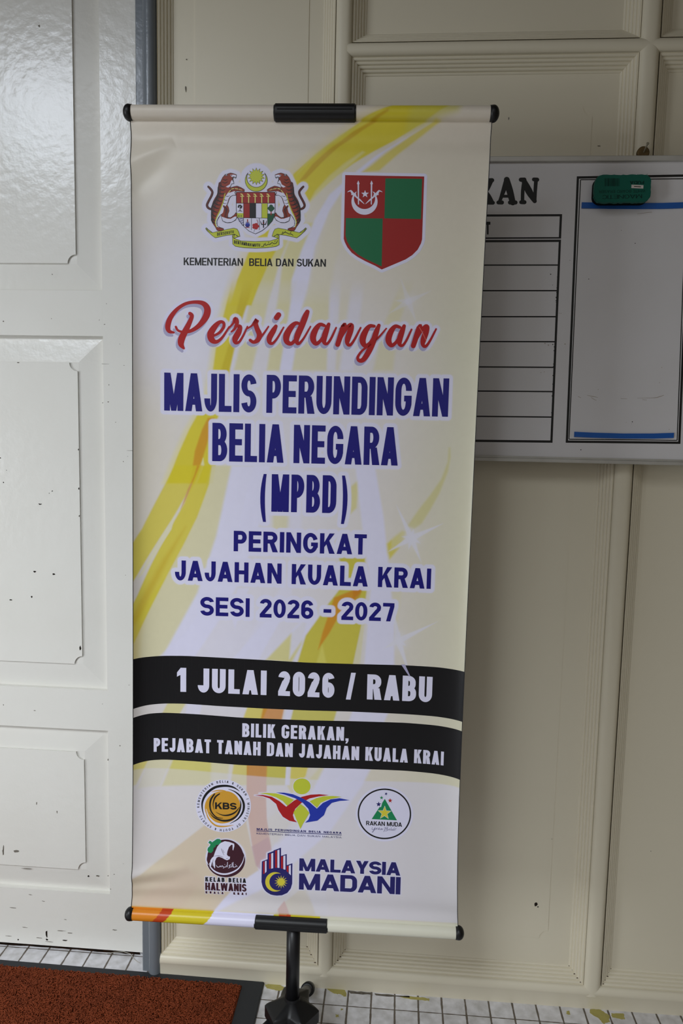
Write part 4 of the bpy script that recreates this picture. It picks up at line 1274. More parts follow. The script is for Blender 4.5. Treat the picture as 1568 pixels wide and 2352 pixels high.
for side in (0, 1):
    T = (lambda p: zc(mir(p))) if side else (lambda p: zc(p))
    pr.halo(T(body), K_halo, 1, 10)
    pr.brush([(x, y, w + 20) for x, y, w in T(tail)], K_halo, 1, smooth=2)
    pr.brush([(x, y, w + 1) for x, y, w in T(tail)], K_black, 2, smooth=3)
    pr.brush([(x, y, w * .7) for x, y, w in T(tail)], K_tiger, 3, smooth=3)
    pr.poly(T(body), K_orange, 3); pr.outline(T(body), K_black, 6, .9)
    pr.brush(T([(300, 280, 40), (290, 350, 44), (282, 420, 46), (240, 510, 60), (212, 590, 44), (205, 680, 30), (220, 760, 24)]), K_tiger, 4, smooth=3)
    pr.brush(T([(276, 330, 14), (276, 400, 14), (262, 455, 16), (232, 505, 18), (198, 565, 16), (194, 620, 14), (192, 700, 12), (206, 768, 10)]), K_black, 5, smooth=3)
    for pl in (belly, leg_w, leg_w2, throat, face): pr.poly(T(pl), K_white, 4)
    pr.brush(T([(360, 400, 10), (340, 500, 12), (300, 610, 12), (262, 690, 12), (240, 760, 10), (255, 820, 8)]), K_lime, 5, smooth=3)
    pr.brush(T([(400, 395, 8), (450, 345, 9), (510, 345, 8), (570, 362, 6)]), K_pale, 5, smooth=3)
    pr.brush(T([(345, 560, 20), (372, 620, 26), (360, 690, 22)]), K_tiger, 5, smooth=3)
    pr.poly(T(head_ear), K_white, 5); pr.outline(T(head_ear), K_black, 6, .8)
    for s in stripes: pr.brush(T(s), K_black, 6, smooth=2)
    pr.disc(*T([(440, 178)])[0], 1.3, 1.0, K_black, 6, 10)
    pr.brush(T([(497, 205, 7), (470, 200, 5), (458, 225, 5), (468, 262, 6)]), K_black, 6, smooth=2)
    pr.brush(T([(310, 664, 3), (262, 740, 3), (265, 805, 3), (340, 838, 4)]), K_black, 6, smooth=2)
    pr.brush(T([(320, 700, 3), (335, 748, 3), (385, 767, 3), (440, 762, 3), (500, 720, 4)]), K_black, 6, smooth=2)
# crescent and fourteen pointed star
def crescent(P_, cx, cy, R, r, dx, dy, m, layer, open_a, half=55, n=40, kx=1.0):
    """open_a = direction (deg) of the opening"""
    A0 = [math.radians(open_a + half + (360 - 2 * half) * k / n) for k in range(n + 1)]
    o = [(cx + kx * R * math.cos(a), cy + R * math.sin(a)) for a in A0]
    h0, h1 = o[0], o[-1]
    ccx, ccy = cx + dx, cy + dy
    a1 = math.atan2(h1[1] - ccy, (h1[0] - ccx) / kx); a0 = math.atan2(h0[1] - ccy, (h0[0] - ccx) / kx)
    while a1 < a0: a1 += 2 * math.pi
    rr = math.hypot((h1[0] - ccx) / kx, h1[1] - ccy)
    inn = [(ccx + kx * rr * math.cos(a1 + (a0 - a1) * k / n), ccy + rr * math.sin(a1 + (a0 - a1) * k / n)) for k in range(n + 1)]
    for k in range(n):
        P_.poly([o[k], o[k + 1], inn[n - k - 1], inn[n - k]], m, layer)
    return o + inn
cx_, cy_ = zc([(748, 240)])[0]
pr.disc(*zc([(748, 225)])[0], 37, 37, K_halo, 1)
cr_ = crescent(pr, cx_, cy_, 25.4, 0, 0, -6.0, K_lime, 4, -90, 48)
pr.outline(cr_, K_black, 5, 1.0)
sx_, sy_ = zc([(748, 190)])[0]
pr.star(sx_, sy_, 20.2, 13.0, 14, K_black, 4); pr.star(sx_, sy_, 18.4, 12.2, 14, K_lime, 5)
# shield
sh = [(500, 388), (980, 388), (982, 600), (970, 690), (945, 745), (890, 808), (820, 865), (738, 905), (655, 868), (590, 808), (535, 745), (510, 690), (500, 600)]
pr.halo(zc(sh), K_halo, 1, 8)
pr.poly(zc(sh), K_white, 2)
for p, m in (([(500, 388), (980, 388), (980, 522), (500, 522)], K_red2), ([(590, 522), (668, 522), (668, 706), (590, 706)], K_red2), ([(668, 522), (742, 522), (742, 708), (668, 708)], K_black),
             ([(815, 528), (888, 528), (888, 710), (815, 710)], K_lime), ([(888, 652), (976, 652), (968, 692), (945, 745), (888, 808)], K_dgreen), ([(504, 648), (590, 648), (590, 700), (512, 700)], K_lime)):
    pr.poly(zc(p), m, 3)
for k in range(5):
    x = 573 + 81 * k
    pr.brush(zc([(x, 448, 14), (x, 514, 14)]), K_pale, 5, smooth=1); pr.brush(zc([(x - 20, 436, 10), (x + 20, 438, 10)]), K_pale, 5, smooth=1)
    pr.brush(zc([(x - 18, 410, 10), (x - 4, 414, 16), (x + 8, 428, 12)]), K_pale, 5, smooth=2); pr.brush(zc([(x + 8, 440, 3), (x + 8, 514, 3)]), K_black, 6, smooth=1)
pr.brush(zc([(548, 570, 8), (546, 622, 8)]), K_black, 5, smooth=1)
for dx_, dy_ in ((-18, 4), (-12, -12), (4, -14), (18, -2), (14, 12)): pr.disc(*zc([(546 + dx_, 566 + dy_)])[0], 2.2, 2.0, K_black, 5, 12)
pr.brush(zc([(525, 624, 6), (546, 616, 8), (572, 626, 6)]), K_black, 5, smooth=2)
for x in (532, 562): pr.brush(zc([(x, 668, 5), (x, 696, 5)]), K_dgreen, 5, smooth=1); pr.brush(zc([(x - 10, 682, 4), (x + 10, 682, 4)]), K_dgreen, 5, smooth=1)
for k in range(4):
    y = 716 + 24 * k; x0 = 526 + 14 * k
    pr.brush(zc([(x0, y, 9), (x0 + 16, y + 7, 9), (x0 + 32, y, 9), (588, y + 6, 9)]), K_navy, 4, smooth=2)
pr.brush(zc([(932, 600, 14), (932, 668, 12)]), K_red2, 5, smooth=1)
for dx_, dy_, r in ((0, -28, 4.4), (-20, -4, 4.2), (20, -4, 4.2), (0, 8, 5.2)): pr.disc(*zc([(932 + dx_, 592 + dy_)])[0], r, r, K_dgreen, 5, 16)
for x in (590, 688, 786, 888): pr.brush(zc([(x, 708, 5), (x, 880 - abs(x - 738) * .5, 5)]), K_black, 6, smooth=1)
for x in (590, 668, 742, 815, 888): pr.brush(zc([(x, 522, 4), (x, 708, 4)]), K_black, 6, smooth=1)
pr.brush(zc([(500, 524, 5), (980, 524, 5)]), K_black, 6, smooth=1); pr.brush(zc([(504, 704, 5), (888, 710, 5)]), K_black, 6, smooth=1)
pr.disc(*zc([(640, 795)])[0], 5.4, 5.0, K_navy, 5, 20); pr.poly(zc([(616, 772), (666, 772), (662, 800), (620, 800)]), K_blue, 6); pr.brush(zc([(640, 728, 14), (640, 762, 10)]), K_red2, 5, smooth=1); pr.brush(zc([(622, 760, 8), (658, 760, 8)]), K_navy, 5, smooth=1); pr.brush(zc([(618, 824, 8), (662, 826, 8)]), K_red2, 5, smooth=1)
for a in range(5):
    pr.disc(*zc([(740 + 22 * math.cos(a * 1.257), 810 + 22 * math.sin(a * 1.257))])[0], 4.2, 3.6, K_red, 5, 14)
pr.brush(zc([(745, 800, 4), (768, 770, 6), (756, 730, 7)]), K_red2, 5, smooth=2); pr.brush(zc([(735, 830, 5), (718, 880, 4)]), K_black, 5, smooth=1)
pr.brush(zc([(838, 760, 20), (838, 826, 12)]), K_black, 5, smooth=1); pr.brush(zc([(802, 748, 6), (816, 790, 14), (838, 780, 10), (862, 790, 14), (876, 744, 6)]), K_black, 5, smooth=2)
pr.disc(*zc([(838, 742)])[0], 1.8, 1.8, K_black, 5, 10); pr.disc(*zc([(838, 772)])[0], 1.2, 1.2, K_red, 6, 8)
pr.outline(zc(sh), K_black, 7, 1.0)
# ribbon
seg1 = [(128, 828), (150, 850), (205, 890), (300, 868), (400, 846), (470, 833), (510, 845), (530, 880), (546, 935), (520, 942), (490, 912), (455, 915), (380, 922), (300, 940), (240, 954), (205, 930), (140, 870), (118, 840)]
curl = [(130, 840), (165, 862), (205, 888), (175, 884), (140, 862)]
mid_ = [(452, 912), (480, 908), (470, 960), (560, 992), (740, 1000), (920, 992), (1012, 965), (1004, 908), (1030, 912), (1032, 1040), (990, 1062), (870, 1078), (740, 1083), (600, 1078), (490, 1060), (455, 1030)]
fold = [(480, 908), (530, 938), (470, 962), (456, 940)]
for side in (0, 1):
    T = (lambda p: zc([(1490 - a[0],) + tuple(a[1:]) for a in p])) if side else zc
    pr.halo(T(seg1), K_halo, 1, 10); pr.poly(T(seg1), K_lime, 4); pr.outline(T(seg1), K_black, 5, .9); pr.outline(T(curl), K_black, 6, .8)
    pr.poly(T(fold), K_lime, 4); pr.outline(T(fold), K_black, 5, .8)
pr.halo(zc(mid_), K_halo, 1, 9); pr.poly(zc(mid_), K_lime, 3); pr.outline(zc(mid_), K_black, 5, .9)
textline(pr, 'BERSEKUTU', zc([(262, 930)])[0], zc([(470, 895)])[0], 7.4, 6.4, K_black, 6, s=.2, b_=.17, gap=.08, lean=False)
textline(pr, 'BERTAMBAH', zc([(472, 1024)])[0], zc([(688, 1062)])[0], 7.6, 7.4, K_black, 6, s=.2, b_=.17, gap=.08, lean=False)
textline(pr, 'MUTU', zc([(700, 1062)])[0], zc([(796, 1064)])[0], 7.0, 7.0, K_black, 6, s=.2, b_=.17, gap=.08, lean=False)
for s in ([(1205, 925, 7), (1190, 912, 8), (1175, 905, 8), (1150, 905, 8), (1130, 892, 8), (1100, 886, 9), (1075, 905, 8), (1055, 905, 6)], [(1180, 880, 6), (1170, 895, 6)], [(1110, 870, 6), (1104, 886, 6)], [(1080, 880, 8), (1070, 895, 7)],
          [(1010, 985, 6), (1005, 1010, 8), (990, 1022, 8), (960, 1025, 8), (945, 1010, 7), (920, 1035, 9), (890, 1035, 8), (870, 1048, 8), (845, 1030, 8), (840, 1058, 8), (810, 1062, 6)], [(985, 990, 6), (976, 1005, 6)], [(900, 1005, 6), (905, 1020, 6)], [(862, 1018, 6), (858, 1035, 6)], [(945, 1045, 5), (950, 1050, 5)]):
    pr.brush(zc(s), K_black, 6, smooth=2)
PRINTS.append(pr)

# red and green quartered shield
pr = Print('state_shield', 'printed shield quartered red and green with a white crescent and star')
zs = Z(760, 380, 1 / 6.533)
out = [(212, 145), (1398, 167), (1366, 1110), (1350, 1170), (1300, 1265), (1220, 1345), (1120, 1410), (960, 1478), (850, 1525), (760, 1562), (660, 1505), (520, 1440), (400, 1375), (310, 1310), (245, 1230), (205, 1150), (190, 1100)]
pr.halo(zs(out), K_white, 1, 7)
pr.poly(zs(out), K_red2, 2)
pr.poly(zs([(815, 195), (1367, 202), (1350, 806), (800, 795)]), K_green, 3)
pr.poly(zs([(222, 790), (775, 797), (760, 1517), (640, 1460), (520, 1405), (400, 1335), (300, 1240), (240, 1140), (217, 1050)]), K_green, 3)
c0 = zs([(502, 545)])[0]
crescent(pr, c0[0], c0[1], 30.0, 0, 0, -7.5, K_white, 4, -90, 36)
for sg in (-1, 1):
    X_ = lambda x: 508 + sg * (x - 508)
    pr.poly(zs([(X_(596), 585), (X_(612), 590), (X_(618), 290), (X_(628), 272), (X_(607), 226), (X_(588), 272), (X_(596), 290)]), K_white, 4)
    pr.brush(zs([(X_(518), 578, 6), (X_(580), 520, 22), (X_(640), 470, 22), (X_(660), 440, 46), (X_(690), 425, 40), (X_(720), 380, 24), (X_(768), 400, 6)]), K_white, 4, smooth=2)
    pr.brush(zs([(X_(640), 400, 10), (X_(660), 430, 24)]), K_white, 4, smooth=1); pr.brush(zs([(X_(712), 440, 10), (X_(680), 430, 24)]), K_white, 4, smooth=1)
st_ = zs([(510, 430)])[0]
pr.star(st_[0], st_[1], 9.2, 3.8, 5, K_white, 4)
PRINTS.append(pr)

# ------------------------------------------------------------------ club emblems
pr = Print('ministry_emblem', 'round gold and black emblem reading KBS inside a ring of small capitals')
zk = Z(430, 1770, 1 / 3.92)
c0 = zk([(325, 317)])[0]
pr.disc(c0[0], c0[1], 63.2, 60.5, K_white, 1, 72)
g0 = zk([(338, 320)])[0]
pr.disc(zk([(315, 330)])[0][0], zk([(315, 330)])[0][1], 40.5, 37, K_gold, 2, 64)
pr.disc(zk([(345, 325)])[0][0], zk([(345, 325)])[0][1], 34, 36, K_gold, 2, 64)
pr.brush(zk([(470, 185, 3), (415, 150, 14), (340, 136, 20), (250, 150, 22), (175, 205, 22), (136, 280, 17), (138, 360, 9), (165, 438, 3)]), K_black, 3, smooth=4)
pr.brush(zk([(370, 166, 3), (430, 190, 10), (480, 235, 16), (508, 300, 20), (500, 370, 18), (455, 435, 12), (385, 475, 3)]), K_black, 3, smooth=4)
pr.brush(zk([(220, 190, 4), (280, 178, 11), (340, 184, 10), (400, 222, 3)]), K_gold, 3, smooth=4)
pr.brush(zk([(150, 290, 6), (165, 250, 10), (215, 205, 10), (245, 196, 5)]), K_white, 4, smooth=3)
pr.brush(zk([(165, 330, 4), (185, 420, 10), (250, 490, 14), (330, 502, 12), (415, 490, 3)]), K_gold, 3, smooth=4)
pr.brush(zk([(170, 345, 4), (195, 415, 10), (250, 465, 10), (310, 478, 4)]), K_white, 4, smooth=3)
pr.brush(zk([(245, 210, 12), (212, 260, 16), (204, 320, 14), (220, 375, 12), (265, 420, 10), (320, 428, 4)]), K_black, 5, smooth=4)
pr.brush(zk([(290, 208, 10), (250, 240, 14), (232, 300, 8), (240, 350, 3)]), K_black, 5, smooth=4)
pr.brush(zk([(200, 375, 3), (240, 420, 10), (310, 448, 16), (380, 445, 18), (440, 410, 16), (470, 360, 16), (482, 300, 10), (472, 260, 3)]), K_black, 5, smooth=4)
pr.brush(zk([(258, 372, 3), (310, 398, 8), (370, 400, 14), (430, 375, 13), (468, 330, 4)]), K_black, 5, smooth=4)
textline(pr, 'KBS', zk([(250, 345)])[0], zk([(444, 351)])[0], 15.5, 15.5, K_black, 6, s=.27, b_=.22, ry=.36, gap=.06, lean=False)
textarc(pr, 'KEMENTERIAN BELIA & SUKAN | MINISTRY OF YOUTH & SPORTS |', c0[0], c0[1], 55.2, 53.2, 176, 176 + 350, 5.4, K_black, 3, s=.19, b_=.17, gap=.55)
PRINTS.append(pr)

pr = Print('winged_emblem', 'emblem of red, yellow and blue wings under a yellow disc with two lines of small capitals')
pr.halo(zk([(610, 225), (700, 232), (800, 270), (850, 400), (985, 465), (1020, 520), (1060, 465), (1200, 420), (1280, 310), (1460, 265), (1270, 215), (1120, 190), (940, 190), (800, 195), (700, 205)]), K_halo, 0, 3) if False else None
d0 = zk([(1031, 141)])[0]
pr.disc(d0[0], d0[1], 21.2, 19.6, K_white, 1); pr.disc(d0[0], d0[1], 20.0, 18.4, K_lime, 2)
wings = [([(645, 203), (720, 200), (800, 205), (880, 228), (960, 262), (900, 318), (860, 275), (800, 240), (720, 215)], K_lime),
         ([(1390, 235), (1310, 228), (1230, 230), (1160, 248), (1100, 275), (1168, 335), (1200, 290), (1260, 262), (1340, 245)], K_lime),
         ([(605, 222), (680, 218), (760, 235), (830, 275), (890, 325), (960, 270), (1030, 235), (1110, 216), (1190, 212), (1272, 220), (1180, 232), (1100, 250), (1030, 288), (970, 345), (950, 400), (962, 440), (988, 465), (920, 452), (860, 415), (820, 355), (800, 300), (740, 250), (680, 230)], K_red),
         ([(798, 196), (870, 198), (950, 212), (1030, 245), (1100, 285), (1166, 342), (1220, 290), (1290, 258), (1370, 248), (1462, 266), (1370, 272), (1300, 290), (1255, 335), (1230, 400), (1170, 450), (1060, 468), (1090, 440), (1105, 400), (1090, 345), (1040, 290), (970, 248), (880, 216)], K_blue),
         ([(1020, 300), (1060, 330), (1098, 380), (1070, 430), (1040, 480), (1018, 525), (1000, 480), (975, 425), (955, 375), (985, 335)], K_lime)]
for i, (w, m) in enumerate(wings):
    pr.halo(zk(w), K_halo, 1, 1.6); pr.poly(zk(w), m, 2 + i)
textline(pr, 'MAJLIS PERUNDINGAN BELIA NEGARA', zk([(625, 535)])[0], zk([(1388, 570)])[0], 4.9, 4.7, K_navy2, 2, s=.34, b_=.22, gap=.30, lean=False)
textline(pr, 'KEMENTERIAN BELIA DAN SUKAN MALAYSIA', zk([(622, 573)])[0], zk([(1388, 609)])[0], 4.3, 4.3, K_navy2, 2, s=.16, b_=.15, gap=.26, lean=False)
pr.brush(zk([(622, 542, 5.5), (1388, 579, 5.5)]), K_navy2, 2, smooth=1, cap=False)
PRINTS.append(pr)

pr = Print('youth_emblem', 'white round emblem with green triangle and stars reading RAKAN MUDA')
zr = Z(790, 1770, 1 / 8.253)
c0 = zr([(766, 818)])[0]
pr.disc(c0[0], c0[1], 66.5, 63.5, K_white, 1, 80)
pr.ring(c0[0], c0[1], 61.6, 58.2, 3.3, K_black, 2, 90)
pr.poly(zr([(772, 533), (1003, 940), (522, 918), (630, 752), (672, 690), (700, 690), (722, 610)]), K_green2, 2)
for (x, y, R, m, ro) in ((655, 636, 52, K_navy2, -88), (710, 512, 38, K_green2, -90), (796, 438, 32, K_navy2, -65), (873, 566, 46, K_red, -90)):
    q = zr([(x, y)])[0]; pr.star(q[0], q[1], R / 8.253 + 1, R * .44 / 8.253 + 1, 5, K_white, 3, ro); pr.star(q[0], q[1], R / 8.253, R * .42 / 8.253, 5, m, 4, ro)
q = zr([(767, 800)])[0]
pr.star(q[0], q[1], 16.8, 7.0, 5, K_white, 3, -88); pr.star(q[0], q[1], 15.0, 6.2, 5, K_sun, 4, -88)
textline(pr, 'RAKAN MUDA', zr([(418, 1032)])[0], zr([(1098, 1062)])[0], 9.8, 10.0, K_black, 3, s=.21, b_=.17, gap=.06, lean=False)
for s in ([(535, 1075, 6), (528, 1110, 7), (560, 1115, 6), (590, 1075, 6)], [(590, 1075, 6), (572, 1120, 7), (545, 1165, 7), (530, 1160, 5), (560, 1130, 4), (600, 1110, 4)], [(635, 1085, 6), (605, 1095, 7), (605, 1115, 6), (632, 1100, 5), (640, 1115, 5)],
          [(668, 1070, 5), (650, 1118, 6), (672, 1092, 5), (662, 1105, 4), (684, 1118, 5)], [(695, 1095, 6), (690, 1118, 5), (705, 1112, 5)], [(706, 1095, 5), (706, 1118, 5), (722, 1095, 5), (722, 1118, 5), (738, 1105, 4)],
          [(785, 1080, 6), (770, 1120, 7), (750, 1160, 5)], [(760, 1085, 4), (810, 1072, 6), (830, 1085, 7), (790, 1108, 6), (835, 1112, 7), (815, 1135, 7), (775, 1140, 5)], [(862, 1100, 6), (848, 1120, 6), (864, 1125, 5), (870, 1105, 5)],
          [(900, 1075, 5), (882, 1128, 6), (902, 1120, 4)], [(905, 1118, 5), (918, 1105, 5), (908, 1130, 5), (930, 1122, 4)], [(955, 1078, 5), (935, 1132, 6)], [(938, 1118, 5), (952, 1108, 5), (950, 1132, 5)], [(985, 1085, 6), (972, 1122, 5)], [(966, 1134, 6), (967, 1135, 6)]):
    pr.brush(zr(s), K_navy2, 3, smooth=3)
PRINTS.append(pr)

pr = Print('club_emblem', 'maroon round emblem with white veiled head and green leaf reading KELAB BELIA HALWANIS KUALA KRAI')
zh = Z(430, 1900, 1 / 5.807)
c0 = zh([(510, 412)])[0]
pr.disc(*zh([(512, 408)])[0], 46.5, 44.5, K_halo, 1, 64)
pr.disc(*zh([(508, 395)])[0], 41.5, 40, K_maroon, 2, 64)
pr.disc(*zh([(515, 440)])[0], 44, 39, K_maroon, 2, 64)
pr.brush(zh([(300, 478, 14), (310, 530, 16), (370, 590, 20), (460, 622, 22), (560, 615, 22), (670, 560, 18), (735, 470, 12), (760, 380, 4)]), K_white, 4, smooth=4)
pr.brush(zh([(262, 380, 4), (252, 420, 8), (270, 480, 8), (284, 500, 4)]), K_white, 3, smooth=3)
pr.poly(zh([(350, 390), (370, 330), (400, 260), (440, 210), (500, 185), (560, 195), (625, 218), (628, 250), (612, 310), (604, 300), (604, 235), (588, 232), (555, 265), (535, 320), (528, 365), (545, 385), (570, 392), (565, 425), (530, 440), (500, 428), (460, 405), (420, 392), (390, 405), (370, 450), (372, 500), (368, 550), (340, 510), (330, 455), (318, 520), (300, 500), (308, 440), (330, 405)]), K_white, 4)
for s in ([(455, 285, 4), (470, 330, 5), (490, 370, 3)], [(475, 300, 3), (490, 340, 4)], [(360, 385, 3), (420, 378, 5), (480, 400, 3)], [(520, 415, 5), (548, 412, 3)], [(345, 430, 4), (340, 480, 5), (360, 545, 3)]): pr.brush(zh(s), K_maroon, 5, smooth=2)
leaf = [(300, 178), (322, 190), (330, 200), (360, 178), (395, 155), (430, 155), (455, 180), (445, 210), (415, 232), (385, 235), (372, 262), (350, 275), (345, 315), (318, 342), (285, 335), (268, 305), (275, 272), (300, 250), (308, 225), (280, 205)]
pr.halo(zh(leaf), K_halo, 1, 2); pr.poly(zh(leaf), K_green2, 5)
for s in ([(665, 525, 7), (655, 510, 7), (640, 530, 8), (610, 530, 8)], [(612, 465, 7), (612, 525, 8)], [(640, 495, 6), (645, 500, 6)], [(598, 475, 8), (596, 525, 8), (572, 528, 8)], [(578, 500, 10), (560, 510, 10), (565, 535, 8), (548, 545, 5)], [(536, 465, 8), (534, 528, 8)], [(520, 510, 8), (516, 528, 8), (480, 530, 8), (470, 512, 7)], [(498, 495, 6), (500, 497, 6)], [(488, 545, 5), (478, 545, 5)], [(460, 512, 7), (450, 530, 8), (438, 512, 7), (425, 530, 8), (400, 528, 8), (388, 505, 5)]):
    pr.brush(zh(s), K_white, 5, smooth=2)
textline(pr, 'KELAB BELIA', zh([(240, 722)])[0], zh([(782, 742)])[0], 10.2, 10.2, K_black, 3, s=.30, b_=.2, gap=.26, halo=1.6, lean=False)
textline(pr, 'HALWANIS', zh([(238, 842)])[0], zh([(788, 864)])[0], 18.2, 18.4, K_maroon, 3, s=.25, b_=.17, ry=.3, gap=.06, halo=1.6, lean=False)
textline(pr, 'KUALA  KRAI', zh([(240, 892)])[0], zh([(788, 914)])[0], 5.8, 5.8, K_maroon, 3, s=.36, b_=.22, gap=.85, halo=1.2, lean=False)
PRINTS.append(pr)

pr = Print('hand_emblem', 'navy hand shaped emblem with red and white stripes, yellow crescent and star')
za = Z(570, 1920, 1 / 4.0205)
hand = [(125, 235), (178, 215), (178, 160), (234, 138), (234, 133), (302, 108), (302, 184), (355, 166), (355, 270), (407, 252), (405, 440), (392, 485), (360, 528), (310, 552), (262, 556), (205, 545), (160, 510), (132, 465), (122, 425)]
pr.halo(za(hand), K_halo, 1, 3); pr.poly(za(hand), K_navy2, 2)
for x0, yt, yb, xe in ((136, 238, 350, 170), (190, 168, 302, 232), (246, 138, 296, 290), (300, 192, 310, 345), (352, 280, 345, 395)):
    w = (xe - x0)
    a, c, e = x0 + 2, x0 + w * .48, x0 + w * .95
    sl = -.32
    f = lambda x: yt + (x - x0) * sl
    pr.poly(za([(a, f(a)), (c - 2, f(c)), (c - 2, yb), (a, yb)]), K_red, 3); pr.poly(za([(c + 2, f(c)), (e, f(e)), (e, yb + (18 if x0 > 340 else 0)), (c + 2, yb)]), K_white, 3)
pr.disc(*za([(264, 424)])[0], 34.6, 32.6, K_navy2, 4, 64)
q = za([(248, 424)])[0]
crescent(pr, q[0], q[1], 22.6, 0, 6.4, 0, K_sun, 5, 0, 54)
q = za([(303, 424)])[0]
pr.star(q[0], q[1], 15.6, 7.2, 14, K_sun, 5)
PRINTS.append(pr)

pr = Print('slogan_lettering', 'large navy capitals reading MALAYSIA MADANI')
textline(pr, 'MALAYSIA', za([(470, 321)])[0], za([(1403, 366)])[0], 28.6, 30.2, K_navy2, 3, s=.30, b_=.225, ry=.36, gap=.045, halo=2)
textline(pr, 'MADANI', za([(467, 494)])[0], za([(1403, 540)])[0], 37.0, 40.0, K_navy2, 3, s=.285, b_=.215, ry=.36, gap=.05, halo=2)
PRINTS.append(pr)


# the sheet
VB, VT = 0.018, BH - 0.020
nu, nv = 480, 1150
uu = np.linspace(0, BW, nu); vv = np.linspace(VB, VT, nv)
U, V = np.meshgrid(uu, vv)
bsheet = color_mesh('banner_sheet', sheet(U, V), U, V, nu, nv, M_print, stand)
bsheet['label'] = 'cream banner sheet with yellow swooshes, crests, lettering and club emblems'
for pr in PRINTS: pr.build(bsheet)
# dark backing and cut edges of the sheet
n2u, n2v = 90, 160
u2, v2 = np.meshgrid(np.linspace(0, BW, n2u), np.linspace(VB, VT, n2v))
Pb = sheet(u2, v2, -0.0009)
idx = np.arange(n2u * n2v).reshape(n2v, n2u)
q = np.stack([idx[:-1, :-1], idx[1:, :-1], idx[1:, 1:], idx[:-1, 1:]], -1).reshape(-1, 4).tolist()
vs = Pb.reshape(-1, 3).tolist()
for uc, sg in ((0, -1), (BW, 1)):
    b0 = len(vs)
    vl = np.linspace(VB, VT, 200); ul = np.full(200, float(uc))
    A = sheet(ul, vl, 0.0004) + bx * sg * 0.0006; B = sheet(ul, vl, -0.0009) + bx * sg * 0.0006; A2 = sheet(ul - sg * 0.0006, vl, 0.0004)
    vs += A.tolist() + B.tolist() + A2.tolist()
    q += [(b0 + i, b0 + i + 1, b0 + 200 + i + 1, b0 + 200 + i) for i in range(199)]
    q += [(b0 + i, b0 + i + 1, b0 + 400 + i + 1, b0 + 400 + i) for i in range(199)]
bk = mesh('sheet_backing', vs, q, M_back, bsheet, True)
bk['label'] = 'dark back and cut edge of the banner sheet'


def roll_tube(name, vc, label, R=TR_):
    n, nU = 40, 300
    th = np.linspace(0, 2 * np.pi, n + 1)
    uu_, tt = np.meshgrid(np.linspace(0, BW, nU), th)
    P = BO + uu_[..., None] * bx + (vc + R * np.sin(tt))[..., None] * bz + (R * np.cos(tt))[..., None] * bf
    d = (tt + np.pi) % (2 * np.pi) - np.pi                       # 0 = facing the viewer
    Vv = vc + R * 1.05 * np.where(np.abs(d) > np.pi / 2, np.sign(d), np.sin(d))
    o = color_mesh(name, P, uu_, Vv, nU, n + 1, M_print, stand)
    # faces outwards
    bm = bmesh.new(); bm.from_mesh(o.data); bmesh.ops.recalc_face_normals(bm, faces=bm.faces); bm.to_mesh(o.data); bm.free()
    o['label'] = label
    for uc, sg in ((0, -1), (BW, 1)):
        c = BO + bx * uc + bz * vc
        m = MB()
        pts, rad = [], []
        for k in range(7):
            a = k / 6 * math.pi / 2
            pts.append(c + bx * sg * (0.002 + 0.0095 * math.sin(a))); rad.append(max((R + .0015) * math.cos(a), 0.0008))
        pts = [c + bx * sg * (-0.004)] + pts; rad = [R + .0008] + rad
        m.tube(pts, rad, 24)
        m.build('end_cap', M_blk, o)
    return o


top_tube = roll_tube('top_tube', BH - TR_, 'upper tube wrapped in the printed sheet')
low_tube = roll_tube('bottom_tube', TB_, 'lower tube wrapped in orange, yellow and white print', TB_)


def clip(name, px0, px1, vc, r, label):
    """C-shaped plastic clamp gripping a tube"""
    u0 = uv_of(px0, 255 if vc > 1 else 2120)[0]; u1 = uv_of(px1, 255 if vc > 1 else 2130)[0]
    m = MB()
    c0 = BO + bz * vc
    prof = []
    for k in range(28):
        a = math.radians(-160 + 320 * k / 27)
        prof.append((math.cos(a), math.sin(a)))
    sec = [(r * math.cos(0) * 0, 0)]
    n = len(prof)
    ends = [float(u0), float(u0) + .0025, float(u1) - .0025, float(u1)]
    rr = [r - .0025, r, r, r - .0025]
    vs = []
    for e, ra in zip(ends, rr):
        for cx, sy in prof:
            # slightly flattened front
            vs.append(c0 + bx * e + bz * ra * sy * 1.02 + bf * (min(ra * cx, ra * 0.93)))
    for e in (ends[3], ends[0]):
        for cx, sy in prof: vs.append(c0 + bx * e + bz * (r - .0016) * sy + bf * (r - .0016) * cx)
    fs = []
    R6 = 6
    for j in range(R6):
        j2 = (j + 1) % R6
        for k in range(n - 1):
            fs.append((j * n + k, j * n + k + 1, j2 * n + k + 1, j2 * n + k))
    fs.append(tuple(j * n for j in range(R6))); fs.append(tuple(j * n + n - 1 for j in range(R6))[::-1])
    m.add(vs, fs, True)
    # raised bead along the front
    m.tube([c0 + bx * (float(u0) + .006) + bf * (r * 0.93 - .0007) + bz * .001, c0 + bx * (float(u1) - .006) + bf * (r * 0.93 - .0007) + bz * .001], 0.0013, 8)
    o = m.build(name, M_blk, stand)
    md = o.modifiers.new('edges', 'EDGE_SPLIT'); md.split_angle = math.radians(35)
    o['label'] = label
    return o


clip('top_clamp', 630, 818, BH - TR_, 0.0142, 'black clamp on the middle of the upper tube')
clip('bottom_clamp', 585, 753, TB_ - 0.0008, 0.0126, 'black clamp joining the lower tube to the pole')

